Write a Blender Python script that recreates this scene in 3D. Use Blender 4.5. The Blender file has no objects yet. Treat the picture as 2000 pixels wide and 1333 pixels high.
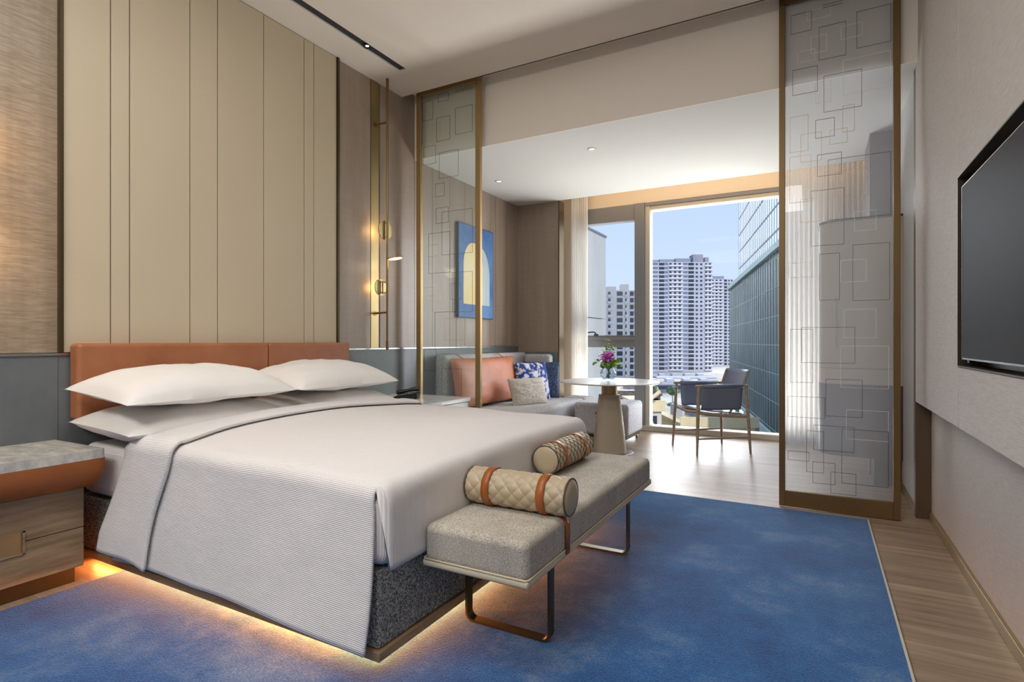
import bpy, bmesh, math, random
from mathutils import Vector, Matrix, noise
random.seed(7)
PI = math.pi
S = bpy.context.scene
COL = S.collection
# ------------------------------------------------------------------ camera
YAW = math.atan(596/1086.3)
cam_d = bpy.data.cameras.new('camera'); cam = bpy.data.objects.new('camera', cam_d); COL.objects.link(cam)
cam.location = (0, 0, 1.15); cam.rotation_euler = (PI/2, 0, YAW)
cam_d.sensor_width = 36; cam_d.lens = 36*1086.3/2000; cam_d.clip_start = .02; cam_d.clip_end = 3000
S.camera = cam
# ------------------------------------------------------------------ sky
def lin(r, g, b, a=1):
    f = lambda c: (c/255)/12.92 if c/255 <= .04045 else ((c/255+.055)/1.055)**2.4
    return (f(r), f(g), f(b), a)
W = bpy.data.worlds.new('sky'); S.world = W; W.use_nodes = True
nt = W.node_tree; nt.nodes.clear()
out = nt.nodes.new('ShaderNodeOutputWorld'); bg = nt.nodes.new('ShaderNodeBackground')
tc = nt.nodes.new('ShaderNodeTexCoord'); sx = nt.nodes.new('ShaderNodeSeparateXYZ'); rp = nt.nodes.new('ShaderNodeValToRGB')
nt.links.new(tc.outputs['Generated'], sx.inputs[0]); nt.links.new(sx.outputs['Z'], rp.inputs[0])
nt.links.new(rp.outputs[0], bg.inputs[0]); nt.links.new(bg.outputs[0], out.inputs[0])
rp.color_ramp.elements[0].position = 0.0; rp.color_ramp.elements[0].color = lin(201, 216, 240)
rp.color_ramp.elements[1].position = .6; rp.color_ramp.elements[1].color = lin(160, 190, 236)
e = rp.color_ramp.elements.new(.2); e.color = lin(184, 205, 238)
bg.inputs[1].default_value = 1.25
# ------------------------------------------------------------------ suns, area lights, exposure
def light(name, kind, loc, energy, color=(1, 1, 1), direction=None, **kw):
    d = bpy.data.lights.new(name, kind); o = bpy.data.objects.new(name, d); COL.objects.link(o)
    d.energy = energy; d.color = color; o.location = loc
    if isinstance(direction, tuple) and len(direction) == 4: o.rotation_euler = direction[:3]
    elif direction: o.rotation_euler = Vector(direction).to_track_quat('-Z', 'Y').to_euler()
    for k, v in kw.items(): setattr(d, k, v)
    return o
light('sun', 'SUN', (0, -30, 60), 2.5, (1, .96, .90), (-.50, .70, -.52), angle=.01)
light('added_sky_fill', 'SUN', (0, 40, 30), 15.0, (.96, .98, 1), (-.30, -1, -.20), angle=1.5)  # extra wide soft sun, added to carry skylight through the window
light('added_fill_rear', 'AREA', (-1.5, -.9, 3.42), 128, (1, .985, .96), (0, .3, -1), shape='RECTANGLE', size=2.6, size_y=1.2)  # unseen fill added to brighten the bedroom, not a fitted lamp
light('added_fill_front', 'AREA', (-1.6, 1.2, 3.455), 34, (1, .985, .96), (0, 0, -1), shape='RECTANGLE', size=1.6, size_y=.8)  # second added fill under the ceiling, no fixture there
light('added_upward_fill', 'AREA', (-1.0, 8.3, -.45), 400, (1, .98, .95), (0, -.8, .75), shape='RECTANGLE', size=4.0, size_y=1.3)  # unseen fill added below the sill to lift the bay ceiling
vs = S.view_settings; S.display_settings.display_device = 'sRGB'
vs.view_transform = 'Standard'; vs.look = 'None'; vs.gamma = 1; vs.exposure = 0.0; vs.use_curve_mapping = False
# ------------------------------------------------------------------ materials
MATS = {}
def mat(name, col, rough=.6, metal=0, spec=.5, bump=None, var=None, emit=None, trans=None, coat=0, sheen=0):
    if name in MATS: return MATS[name]
    m = bpy.data.materials.new(name); m.use_nodes = True; n = m.node_tree; L = n.links
    p = n.nodes['Principled BSDF']; p.inputs['Base Color'].default_value = col
    p.inputs['Roughness'].default_value = rough; p.inputs['Metallic'].default_value = metal
    p.inputs['Specular IOR Level'].default_value = spec; p.inputs['Coat Weight'].default_value = coat
    p.inputs['Sheen Weight'].default_value = sheen
    def coords(scale, use='Object'):
        t = n.nodes.new('ShaderNodeTexCoord'); mp = n.nodes.new('ShaderNodeMapping')
        mp.inputs['Scale'].default_value = scale; L.new(t.outputs[use], mp.inputs[0]); return mp.outputs[0]
    if var:   # list of (scale xyz, detail, col a, col b, lo, hi)
        prev = None
        for (sc, det, ca, cb, lo, hi) in var:
            nz = n.nodes.new('ShaderNodeTexNoise'); nz.inputs['Scale'].default_value = 1; nz.inputs['Detail'].default_value = det
            nz.inputs['Roughness'].default_value = .65
            L.new(coords(sc), nz.inputs['Vector'])
            r = n.nodes.new('ShaderNodeValToRGB'); L.new(nz.outputs[0], r.inputs[0])
            r.color_ramp.elements[0].position = lo; r.color_ramp.elements[1].position = hi
            r.color_ramp.elements[0].color = ca; r.color_ramp.elements[1].color = cb
            if prev is None: prev = r.outputs[0]
            else:
                mx = n.nodes.new('ShaderNodeMix'); mx.data_type = 'RGBA'; mx.blend_type = 'MULTIPLY'; mx.inputs[0].default_value = 1
                L.new(prev, mx.inputs[6]); L.new(r.outputs[0], mx.inputs[7]); prev = mx.outputs[2]
        L.new(prev, p.inputs['Base Color'])
    if bump:  # (scale, strength, distance, detail)
        nz = n.nodes.new('ShaderNodeTexNoise'); nz.inputs['Scale'].default_value = 1; nz.inputs['Detail'].default_value = bump[3]
        L.new(coords(bump[0]), nz.inputs['Vector'])
        b = n.nodes.new('ShaderNodeBump'); b.inputs['Strength'].default_value = bump[1]; b.inputs['Distance'].default_value = bump[2]
        L.new(nz.outputs[0], b.inputs['Height']); L.new(b.outputs[0], p.inputs['Normal'])
    if emit:
        p.inputs['Emission Color'].default_value = emit[0]; p.inputs['Emission Strength'].default_value = emit[1]
    if trans: p.inputs['Transmission Weight'].default_value = trans
    MATS[name] = m; return m
def glass(name, tint, haze=0.0, haze_col=(.8, .85, .85, 1), rough=.0, gl=1.0):
    m = bpy.data.materials.new(name); m.use_nodes = True; n = m.node_tree; L = n.links; n.nodes.clear()
    o = n.nodes.new('ShaderNodeOutputMaterial'); t = n.nodes.new('ShaderNodeBsdfTransparent'); g = n.nodes.new('ShaderNodeBsdfGlossy')
    t.inputs[0].default_value = tint; g.inputs['Roughness'].default_value = rough
    f = n.nodes.new('ShaderNodeFresnel'); f.inputs[0].default_value = 1.35
    x = n.nodes.new('ShaderNodeMixShader'); last = t.outputs[0]
    if haze:
        d = n.nodes.new('ShaderNodeBsdfTranslucent'); d2 = n.nodes.new('ShaderNodeBsdfDiffuse'); d.inputs[0].default_value = haze_col; d2.inputs[0].default_value = haze_col
        m1 = n.nodes.new('ShaderNodeMixShader'); m1.inputs[0].default_value = .35; L.new(d.outputs[0], m1.inputs[1]); L.new(d2.outputs[0], m1.inputs[2])
        m2 = n.nodes.new('ShaderNodeMixShader'); m2.inputs[0].default_value = haze
        L.new(t.outputs[0], m2.inputs[1]); L.new(m1.outputs[0], m2.inputs[2]); last = m2.outputs[0]
    mu = n.nodes.new('ShaderNodeMath'); mu.operation = 'MULTIPLY'; mu.inputs[1].default_value = gl; L.new(f.outputs[0], mu.inputs[0])
    L.new(mu.outputs[0], x.inputs[0]); L.new(last, x.inputs[1]); L.new(g.outputs[0], x.inputs[2]); L.new(x.outputs[0], o.inputs[0])
    MATS[name] = m; return m
M = {}
M['cream'] = mat('cream_leather_panel', lin(193, 177, 146), .55, bump=((60, 60, 60), .08, .002, 4), var=[((.5, .5, .35), 3, lin(197, 182, 154), lin(205, 191, 164), .35, .7)])
M['silkwood'] = mat('silk_wallcovering', lin(150, 130, 108), .42, bump=((8, 25, 160), .25, .003, 6),
    var=[((3, 12, 120), 7, lin(148, 129, 107), lin(176, 159, 137), .36, .66), ((1.5, 9, .25), 3, (.82, .80, .78, 1), (1, 1, 1, 1), .35, .6)])
M['veneer'] = mat('grey_brown_veneer', lin(130, 112, 98), .38, coat=.06,
    var=[((5, 5, .5), 4, lin(146, 129, 114), lin(168, 151, 136), .3, .7), ((4, 4, 60), 7, (.93, .92, .91, 1), (1, 1, 1, 1), .35, .65)], bump=((5, 12, 120), .12, .002, 5))
M['grey_leather'] = mat('blue_grey_leather', lin(104, 113, 116), .36, bump=((70, 70, 70), .12, .002, 4), var=[((1.2, 2.5, 2.5), 4, lin(94, 100, 103), lin(114, 121, 124), .3, .7)])
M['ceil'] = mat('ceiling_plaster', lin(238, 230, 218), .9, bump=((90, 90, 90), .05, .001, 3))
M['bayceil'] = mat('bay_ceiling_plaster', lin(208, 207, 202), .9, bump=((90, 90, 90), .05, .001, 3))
M['fabricwall'] = mat('woven_wallcovering', lin(190, 180, 169), .6, var=[((3, 14, 190), 5, lin(186, 178, 170), lin(206, 199, 192), .3, .7)], bump=((10, 30, 240), .3, .002, 4))
M['bronze'] = mat('dark_bronze_metal', lin(92, 78, 55), .35, .75, bump=((3, 3, 200), .05, .001, 2))
M['brass'] = mat('brushed_brass', lin(172, 150, 108), .34, .8, bump=((200, 200, 4), .04, .001, 2))
M['lampbrass'] = mat('aged_brass', lin(140, 112, 66), .3, .9, bump=((80, 80, 80), .03, .001, 2))
M['brownpanel'] = mat('brown_lacquer_panel', lin(92, 72, 54), .4, bump=((40, 40, 40), .04, .001, 3))
M['alu'] = mat('window_frame_aluminium', lin(128, 129, 132), .5, .1, bump=((30, 30, 200), .03, .001, 2))
M['creamalu'] = mat('cream_window_reveal', lin(196, 190, 174), .5, bump=((30, 30, 200), .03, .001, 2))
M['winglass'] = glass('window_glass', (.99, .995, 1, 1), gl=.08)
M['screenglass'] = glass('screen_glass', (.90, .92, .90, 1), haze=.05, rough=.0, gl=.5)
M['screenglass2'] = glass('frosted_screen_glass', (.92, .93, .94, 1), haze=.17, haze_col=(.84, .85, .88, 1), rough=.0, gl=.8)
M['vaseglass'] = glass('vase_glass', (.97, .985, 1, 1), gl=.45)
M['etch_dark'] = mat('dark_etched_line', lin(70, 62, 62), .5, bump=((50, 50, 50), .02, .001, 1))
M['etch_gold'] = mat('gold_etched_line', lin(196, 166, 112), .4, .3, bump=((50, 50, 50), .02, .001, 1))
M['etch_white'] = mat('white_etched_line', lin(226, 228, 220), .5, bump=((50, 50, 50), .02, .001, 1))
M['marble'] = mat('grey_veined_marble', lin(190, 188, 180), .25, var=[((7, 14, 7), 8, lin(168, 164, 162), lin(212, 207, 196), .36, .62)], bump=((60, 60, 60), .04, .001, 3))
M['whitemarble'] = mat('white_marble', lin(225, 228, 228), .2, var=[((4, 4, 4), 7, lin(196, 200, 204), lin(232, 234, 234), .3, .6)])
M['tablemarble'] = mat('table_marble', lin(205, 205, 205), .30, var=[((5, 5, 5), 7, lin(160, 158, 158), lin(196, 196, 196), .35, .62)])
M['orange'] = mat('tan_orange_leather', lin(176, 101, 58), .42, bump=((120, 120, 120), .12, .0015, 4), var=[((3, 3, 3), 4, lin(158, 96, 62), lin(176, 114, 78), .3, .7)])
M['orange2'] = mat('cognac_leather', lin(158, 78, 26), .4, bump=((120, 120, 120), .12, .0015, 4), var=[((3, 3, 3), 4, lin(150, 80, 28), lin(168, 96, 44), .3, .7)])
M['coral'] = mat('coral_leather', lin(204, 122, 92), .45, bump=((100, 100, 100), .1, .0015, 4), var=[((4, 4, 4), 4, lin(188, 116, 84), lin(206, 134, 102), .3, .7)])
M['oak'] = mat('light_oak_drawer', lin(160, 135, 104), .5, var=[((3, 3, 26), 8, lin(136, 110, 80), lin(176, 150, 118), .35, .65)], bump=((4, 4, 60), .1, .001, 5))
M['white'] = mat('white_cotton_pillowcase', lin(236, 232, 228), .8, sheen=.2, bump=((14, 14, 14), .25, .006, 4), var=[((2, 2, 2), 2, lin(233, 229, 225), lin(239, 235, 231), .3, .7)])
M['boucle'] = mat('charcoal_boucle', lin(80, 82, 84), .9, var=[((170, 170, 170), 3, lin(48, 51, 55), lin(196, 194, 188), .38, .66)], bump=((170, 170, 170), .8, .006, 3))
M['bench'] = mat('taupe_tweed', lin(170, 160, 145), .85, var=[((150, 260, 420), 3, lin(146, 138, 124), lin(216, 208, 194), .36, .64), ((9, 9, 3), 4, (.84, .84, .87, 1), (1, 1, 1, 1), .35, .6)], bump=((160, 160, 160), .5, .003, 3))
M['benchbase'] = mat('beige_piped_fabric', lin(204, 192, 168), .9, bump=((160, 160, 160), .4, .003, 3))
M['quilt'] = mat('beige_quilted_leather', lin(183, 166, 138), .42, bump=((120, 120, 120), .1, .001, 4))
M['pipe'] = mat('dark_piping', lin(84, 76, 66), .6, bump=((120, 120, 120), .1, .001, 2))
M['sofa'] = mat('grey_tweed_sofa', lin(170, 168, 168), .9, var=[((90, 90, 140), 4, lin(146, 146, 150), lin(218, 218, 221), .36, .64)], bump=((120, 120, 120), .5, .004, 3))
M['tiedye'] = mat('blue_tie_dye', lin(60, 90, 160), .8, var=[((15, 15, 6), 4, lin(28, 66, 150), lin(222, 222, 232), .49, .56)], bump=((80, 80, 80), .2, .002, 3))
M['navy'] = mat('navy_speckled', lin(45, 66, 106), .85, var=[((110, 110, 110), 2, lin(28, 48, 88), lin(130, 150, 180), .5, .66)], bump=((90, 90, 90), .3, .002, 3))
M['linen'] = mat('grey_beige_linen', lin(186, 178, 168), .85, var=[((60, 60, 200), 4, lin(158, 150, 140), lin(206, 198, 188), .36, .62)], bump=((120, 120, 120), .3, .002, 3))
M['slate'] = mat('slate_blue_leather', lin(118, 128, 152), .36, bump=((90, 90, 90), .1, .001, 3))
M['ashwood'] = mat('grey_ash_wood', lin(160, 142, 124), .5, var=[((10, 10, 40), 6, lin(142, 124, 106), lin(178, 160, 142), .3, .7)])
M['tableleather'] = mat('taupe_leather_pedestal', lin(178, 165, 145), .45, bump=((90, 90, 90), .1, .001, 3))
M['steel'] = mat('silver_metal', lin(190, 190, 190), .25, .9, bump=((60, 60, 60), .02, .001, 2))
M['black'] = mat('black_plastic', lin(26, 27, 30), .35, bump=((60, 60, 60), .03, .001, 2))
M['screen'] = mat('tv_glass', lin(34, 34, 35), .5, spec=.08, bump=((4, 4, 4), .002, .001, 1))
M['recess'] = mat('dark_walnut_recess', lin(62, 50, 36), .35, bump=((10, 60, 10), .1, .001, 3))
M['led'] = mat('warm_led', (1, .6, .25, 1), emit=((1, .34, .08, 1), 4))
M['covled'] = mat('cove_led', (1, .6, .25, 1), emit=((1, .62, .32, 1), 2))
M['disc'] = mat('lamp_disc_glow', (1, .85, .6, 1), emit=((1, .72, .40, 1), 3.5))
M['spotglow'] = mat('spot_lens_glow', (1, .9, .7, 1), emit=((1, .82, .5, 1), 6))
M['slot'] = mat('dark_slot', lin(50, 50, 62), .6, bump=((60, 60, 60), .03, .001, 2))
M['fascia'] = mat('cove_fascia', lin(225, 212, 190), .8, bump=((60, 60, 60), .03, .001, 2))
M['leaf'] = mat('green_leaf', lin(104, 150, 40), .5, var=[((40, 40, 40), 2, lin(74, 124, 30), lin(150, 186, 70), .3, .7)])
M['petal'] = mat('purple_petal', lin(190, 70, 190), .5, var=[((50, 50, 50), 2, lin(190, 60, 190), lin(228, 128, 226), .3, .7)])
M['stemg'] = mat('green_stem', lin(120, 140, 70), .5)
M['pale'] = mat('pale_bay_wall', lin(196, 198, 200), .6, bump=((60, 60, 60), .04, .001, 2))
M['cabtop'] = mat('taupe_cabinet_leather', lin(190, 176, 158), .45, bump=((80, 80, 80), .06, .001, 3))
M['cabdark'] = mat('dark_brown_cabinet', lin(76, 66, 62), .45, bump=((80, 80, 80), .06, .001, 3))
M['purplegrey'] = mat('mauve_grey_column', lin(120, 110, 116), .6, bump=((80, 80, 80), .06, .001, 3))

def special():
    # striped bedding: fine ribs along the bed, ribs follow the cloth through its UVs
    m = bpy.data.materials.new('ribbed_white_cotton'); m.use_nodes = True; n = m.node_tree; L = n.links; p = n.nodes['Principled BSDF']
    p.inputs['Base Color'].default_value = lin(232, 227, 226); p.inputs['Roughness'].default_value = .8; p.inputs['Sheen Weight'].default_value = .2
    t = n.nodes.new('ShaderNodeTexCoord'); w = n.nodes.new('ShaderNodeTexWave'); w.bands_direction = 'Y'; w.wave_profile = 'SIN'
    w.inputs['Scale'].default_value = 48; w.inputs['Distortion'].default_value = .12; w.inputs['Detail'].default_value = 0
    L.new(t.outputs['UV'], w.inputs['Vector'])
    r = n.nodes.new('ShaderNodeValToRGB'); r.color_ramp.elements[0].color = lin(221, 216, 215); r.color_ramp.elements[1].color = lin(236, 231, 229)
    r.color_ramp.elements[1].position = .55; L.new(w.outputs[0], r.inputs[0]); L.new(r.outputs[0], p.inputs['Base Color'])
    b = n.nodes.new('ShaderNodeBump'); b.inputs['Strength'].default_value = .35; b.inputs['Distance'].default_value = .004
    L.new(w.outputs[0], b.inputs['Height'])
    nz = n.nodes.new('ShaderNodeTexNoise'); nz.inputs['Scale'].default_value = 7; L.new(t.outputs['Object'], nz.inputs['Vector'])
    b2 = n.nodes.new('ShaderNodeBump'); b2.inputs['Strength'].default_value = .25; b2.inputs['Distance'].default_value = .02
    L.new(nz.outputs[0], b2.inputs['Height']); L.new(b.outputs[0], b2.inputs['Normal']); L.new(b2.outputs[0], p.inputs['Normal'])
    M['duvet'] = m
    # floor: planks running across the room
    m = bpy.data.materials.new('oak_plank_floor'); m.use_nodes = True; n = m.node_tree; L = n.links; p = n.nodes['Principled BSDF']
    t = n.nodes.new('ShaderNodeTexCoord'); br = n.nodes.new('ShaderNodeTexBrick')
    L.new(t.outputs['Object'], br.inputs['Vector']); br.inputs['Scale'].default_value = 1
    br.inputs['Brick Width'].default_value = 1.9; br.inputs['Row Height'].default_value = .145; br.inputs['Mortar Size'].default_value = .0016
    br.offset = .37; br.inputs['Bias'].default_value = 0
    br.inputs['Color1'].default_value = (.78, .78, .78, 1); br.inputs['Color2'].default_value = (1, 1, 1, 1); br.inputs['Mortar'].default_value = (.42, .4, .38, 1)
    mp = n.nodes.new('ShaderNodeMapping'); mp.inputs['Scale'].default_value = (1.6, 26, 1); L.new(t.outputs['Object'], mp.inputs[0])
    nz = n.nodes.new('ShaderNodeTexNoise'); nz.inputs['Scale'].default_value = 1; nz.inputs['Detail'].default_value = 8; nz.inputs['Roughness'].default_value = .65
    L.new(mp.outputs[0], nz.inputs['Vector'])
    r = n.nodes.new('ShaderNodeValToRGB'); r.color_ramp.elements[0].position = .32; r.color_ramp.elements[1].position = .68
    r.color_ramp.elements[0].color = lin(140, 116, 93); r.color_ramp.elements[1].color = lin(184, 161, 136); L.new(nz.outputs[0], r.inputs[0])
    mx = n.nodes.new('ShaderNodeMix'); mx.data_type = 'RGBA'; mx.blend_type = 'MULTIPLY'; mx.inputs[0].default_value = 1
    L.new(r.outputs[0], mx.inputs[6]); L.new(br.outputs[0], mx.inputs[7]); L.new(mx.outputs[2], p.inputs['Base Color'])
    p.inputs['Roughness'].default_value = .36; p.inputs['Specular IOR Level'].default_value = .4
    b = n.nodes.new('ShaderNodeBump'); b.inputs['Strength'].default_value = .12; b.inputs['Distance'].default_value = .002
    L.new(nz.outputs[0], b.inputs['Height']); L.new(b.outputs[0], p.inputs['Normal']); M['floor'] = m
    # rug: mottled blue pile, greyer towards nothing in particular
    m = bpy.data.materials.new('mottled_blue_rug'); m.use_nodes = True; n = m.node_tree; L = n.links; p = n.nodes['Principled BSDF']
    t = n.nodes.new('ShaderNodeTexCoord')
    a = n.nodes.new('ShaderNodeTexNoise'); a.inputs['Scale'].default_value = 1.3; a.inputs['Detail'].default_value = 12; a.inputs['Roughness'].default_value = .72; L.new(t.outputs['Object'], a.inputs['Vector'])
    r = n.nodes.new('ShaderNodeValToRGB'); L.new(a.outputs[0], r.inputs[0])
    r.color_ramp.elements[0].position = .33; r.color_ramp.elements[0].color = lin(22, 68, 124)
    r.color_ramp.elements[1].position = .78; r.color_ramp.elements[1].color = lin(158, 178, 198)
    e = r.color_ramp.elements.new(.52); e.color = lin(46, 108, 168)
    c = n.nodes.new('ShaderNodeTexNoise'); c.inputs['Scale'].default_value = 150; c.inputs['Detail'].default_value = 3; L.new(t.outputs['Object'], c.inputs['Vector'])
    r2 = n.nodes.new('ShaderNodeValToRGB'); L.new(c.outputs[0], r2.inputs[0]); r2.color_ramp.elements[0].position = .34; r2.color_ramp.elements[1].position = .66
    r2.color_ramp.elements[0].color = (.34, .36, .42, 1); r2.color_ramp.elements[1].color = (1, 1, 1, 1)
    mx = n.nodes.new('ShaderNodeMix'); mx.data_type = 'RGBA'; mx.blend_type = 'MULTIPLY'; mx.inputs[0].default_value = .8
    L.new(r.outputs[0], mx.inputs[6]); L.new(r2.outputs[0], mx.inputs[7]); L.new(mx.outputs[2], p.inputs['Base Color'])
    p.inputs['Roughness'].default_value = .95; p.inputs['Sheen Weight'].default_value = .8; p.inputs['Sheen Roughness'].default_value = .35; p.inputs['Sheen Tint'].default_value = (.6, .75, 1, 1); p.inputs['Specular IOR Level'].default_value = .1
    b = n.nodes.new('ShaderNodeBump'); b.inputs['Strength'].default_value = .6; b.inputs['Distance'].default_value = .006
    L.new(c.outputs[0], b.inputs['Height']); L.new(b.outputs[0], p.inputs['Normal']); M['rug'] = m
    # sheer curtain
    m = bpy.data.materials.new('sheer_white_curtain'); m.use_nodes = True; n = m.node_tree; L = n.links; n.nodes.clear()
    o = n.nodes.new('ShaderNodeOutputMaterial'); d = n.nodes.new('ShaderNodeBsdfDiffuse'); tl = n.nodes.new('ShaderNodeBsdfTranslucent'); tr = n.nodes.new('ShaderNodeBsdfTransparent')
    d.inputs[0].default_value = lin(246, 244, 240); tl.inputs[0].default_value = lin(246, 244, 240)
    m1 = n.nodes.new('ShaderNodeMixShader'); m1.inputs[0].default_value = .45; L.new(d.outputs[0], m1.inputs[1]); L.new(tl.outputs[0], m1.inputs[2])
    m2 = n.nodes.new('ShaderNodeMixShader'); m2.inputs[0].default_value = .28; L.new(m1.outputs[0], m2.inputs[1]); L.new(tr.outputs[0], m2.inputs[2]); L.new(m2.outputs[0], o.inputs[0])
    M['sheer'] = m
special()
# ------------------------------------------------------------------ mesh helpers
def box(bm, x0, x1, y0, y1, z0, z1, r=0, seg=3):
    t = bmesh.new(); bmesh.ops.create_cube(t, size=1)
    for v in t.verts:
        v.co = Vector(((x0+x1)/2 + v.co.x*(x1-x0), (y0+y1)/2 + v.co.y*(y1-y0), (z0+z1)/2 + v.co.z*(z1-z0)))
    if r: bmesh.ops.bevel(t, geom=t.edges[:]+t.verts[:], offset=r, segments=seg, profile=.5, affect='EDGES')
    return merge(bm, t)
def merge(bm, t, mtx=None):
    mp = {}
    for v in t.verts: mp[v] = bm.verts.new(mtx @ v.co if mtx else v.co)
    for f in t.faces:
        try:
            nf = bm.faces.new([mp[v] for v in f.verts]); nf.smooth = f.smooth
        except ValueError: pass
    t.free(); return bm
def tube(bm, pts, r, n=12, flat=None):
    """sweep a circle (or flat=(a,b) ellipse) along points; r a number or a list"""
    P = [Vector(p) for p in pts]; rings = []
    up = Vector((0, 0, 1))
    for i, p in enumerate(P):
        d = (P[min(i+1, len(P)-1)] - P[max(i-1, 0)]).normalized()
        a = d.cross(up)
        if a.length < .05: a = d.cross(Vector((0, 1, 0)))
        a.normalize(); b = d.cross(a).normalized(); rr = r[i] if isinstance(r, (list, tuple)) else r
        ra, rb = (rr, rr) if not flat else (flat[0], flat[1])
        rings.append([bm.verts.new(p + a*math.cos(k*2*PI/n)*ra + b*math.sin(k*2*PI/n)*rb) for k in range(n)])
    for i in range(len(P)-1):
        for k in range(n):
            f = bm.faces.new((rings[i][k], rings[i][(k+1) % n], rings[i+1][(k+1) % n], rings[i+1][k])); f.smooth = True
    bm.faces.new(rings[0]); bm.faces.new(rings[-1]); return bm
def lathe(bm, prof, c=(0, 0, 0), n=48, cap=True):
    rings = [[bm.verts.new((c[0]+r*math.cos(k*2*PI/n), c[1]+r*math.sin(k*2*PI/n), c[2]+z)) for k in range(n)] for r, z in prof]
    for i in range(len(prof)-1):
        for k in range(n):
            f = bm.faces.new((rings[i][k], rings[i][(k+1) % n], rings[i+1][(k+1) % n], rings[i+1][k])); f.smooth = True
    if cap: bm.faces.new(rings[0]); bm.faces.new(rings[-1])
    return bm
def disc(bm, c, nrm, r, th, n=36, z=None):
    """round plate: centre, normal, radius, thickness"""
    t = bmesh.new(); bmesh.ops.create_cone(t, cap_ends=True, segments=n, radius1=r, radius2=r, depth=th)
    q = Vector(nrm).to_track_quat('Z', 'Y').to_matrix().to_4x4()
    return merge(bm, t, Matrix.Translation(Vector(c)) @ q)
def grid(bm, nu, nv, fn, uvfn=None, smooth=True):
    vs_ = [[bm.verts.new(fn(i/(nu-1), j/(nv-1))) for j in range(nv)] for i in range(nu)]
    uv = bm.loops.layers.uv.verify() if uvfn else None
    for i in range(nu-1):
        for j in range(nv-1):
            q = ((i, j), (i+1, j), (i+1, j+1), (i, j+1))
            f = bm.faces.new([vs_[a][b] for a, b in q]); f.smooth = smooth
            if uv:
                for lp, (a, b) in zip(f.loops, q): lp[uv].uv = uvfn(a/(nu-1), b/(nv-1))
    return bm
def B(): return bmesh.new()
def obj(name, bm, m, parent=None, smooth=None, solid=None, sub=None):
    bmesh.ops.recalc_face_normals(bm, faces=bm.faces[:])
    me = bpy.data.meshes.new(name); bm.to_mesh(me); bm.free(); me.materials.append(m)
    o = bpy.data.objects.new(name, me); COL.objects.link(o)
    if parent: o.parent = parent; o.matrix_parent_inverse = Matrix.Identity(4)
    if smooth is not None:
        for p in me.polygons: p.use_smooth = True
        me.set_sharp_from_angle(angle=math.radians(smooth))
        wn = o.modifiers.new('even_normals', 'WEIGHTED_NORMAL'); wn.keep_sharp = True; wn.weight = 80
    if solid:
        s = o.modifiers.new('thickness', 'SOLIDIFY'); s.thickness = solid; s.offset = 0
    if sub:
        s = o.modifiers.new('smooth', 'SUBSURF'); s.levels = sub; s.render_levels = sub
    return o
def tag(o, label=None, cat=None, group=None, kind=None):
    if label: o['label'] = label
    if cat: o['category'] = cat
    if group: o['group'] = group
    if kind: o['kind'] = kind
    return o
def thing(name, label, cat, loc=(0, 0, 0), rz=0, group=None):
    o = bpy.data.objects.new(name, None); COL.objects.link(o); o.empty_display_size = .1
    o.location = loc; o.rotation_euler = (0, 0, rz); return tag(o, label, cat, group)
def struct(name, bm, m, parent=None, **k):
    o = obj(name, bm, m, parent, **k)
    if not parent: o['kind'] = 'structure'
    return o
def copy_tree(o, parent=None):
    c = o.copy(); COL.objects.link(c); c.parent = parent
    for ch in o.children: copy_tree(ch, c)
    return c
def bx(name, dims, m, parent=None, r=0, seg=3, **k):
    if r: k.setdefault('smooth', 35)
    return obj(name, box(B(), *dims, r=r, seg=seg), m, parent, **k)
def sbx(name, dims, m, parent=None, r=0, **k):
    if r: k.setdefault('smooth', 35)
    return struct(name, box(B(), *dims, r=r), m, parent, **k)

XW = -3.48      # headboard wall face
ZC = 3.475      # bedroom ceiling
ZB = 2.93       # bay ceiling
# ================================================================== ROOM SHELL
sbx('floor', (XW-.2, .85, -3.2, 7.30, -.12, 0), M['floor'])
wl = sbx('wall_left', (XW-.2, XW, -3.2, 7.35, 0, 3.9), M['veneer'])
# cream leather panels between bronze trims
seams = [1.415, 1.639, 1.737, 2.086, 2.269, 2.615, 2.970, 3.064, 3.300]
for a, b in zip(seams[:-1], seams[1:]):
    p = bx('wall_panel', (XW, XW+.035, a+.0025, b-.0025, 1.09, ZC-.004), M['cream'], wl, r=.004, seg=2)
bx('wall_covering', (XW, XW+.012, -3.1, 1.400, 1.09, ZC-.004), M['silkwood'], wl)['label'] = 'brushed silk wallcovering'
for a, b in zip([3.325, 3.838, 4.33, 4.62, 4.93, 5.22, 5.50, 5.78, 5.90, 6.18], [3.715, 4.328, 4.618, 4.928, 5.218, 5.498, 5.778, 5.898, 6.178, 6.468]):
    bx('wood_panel', (XW, XW+.012, a+.0015, b-.0015, 1.09, (ZC+.3 if a < 4.3 else ZB)), M['veneer'], wl)
bx('brass_strip', (XW, XW+.016, 3.718, 3.816, 1.09, ZC+.2), M['brass'], wl)
sbx('trim_1', (XW, XW+.045, 1.400, 1.415, 1.09, ZC-.002), M['bronze'])
sbx('trim_2', (XW, XW+.045, 3.300, 3.322, 1.09, ZC-.002), M['bronze'])
# grey leather dado with pale metal ledge
ys = [-3.1, -.9, .55, 1.40, 2.4, 3.34, 4.33, 5.4, 6.468]
for a, b in zip(ys[:-1], ys[1:]):
    bx('dado_panel', (XW, XW+.022, a+.001, b-.001, 0, 1.075), M['grey_leather'], wl)
bx('dado_ledge', (XW, XW+.03, -3.1, 6.47, 1.075, 1.087), M['steel'], wl)
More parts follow.
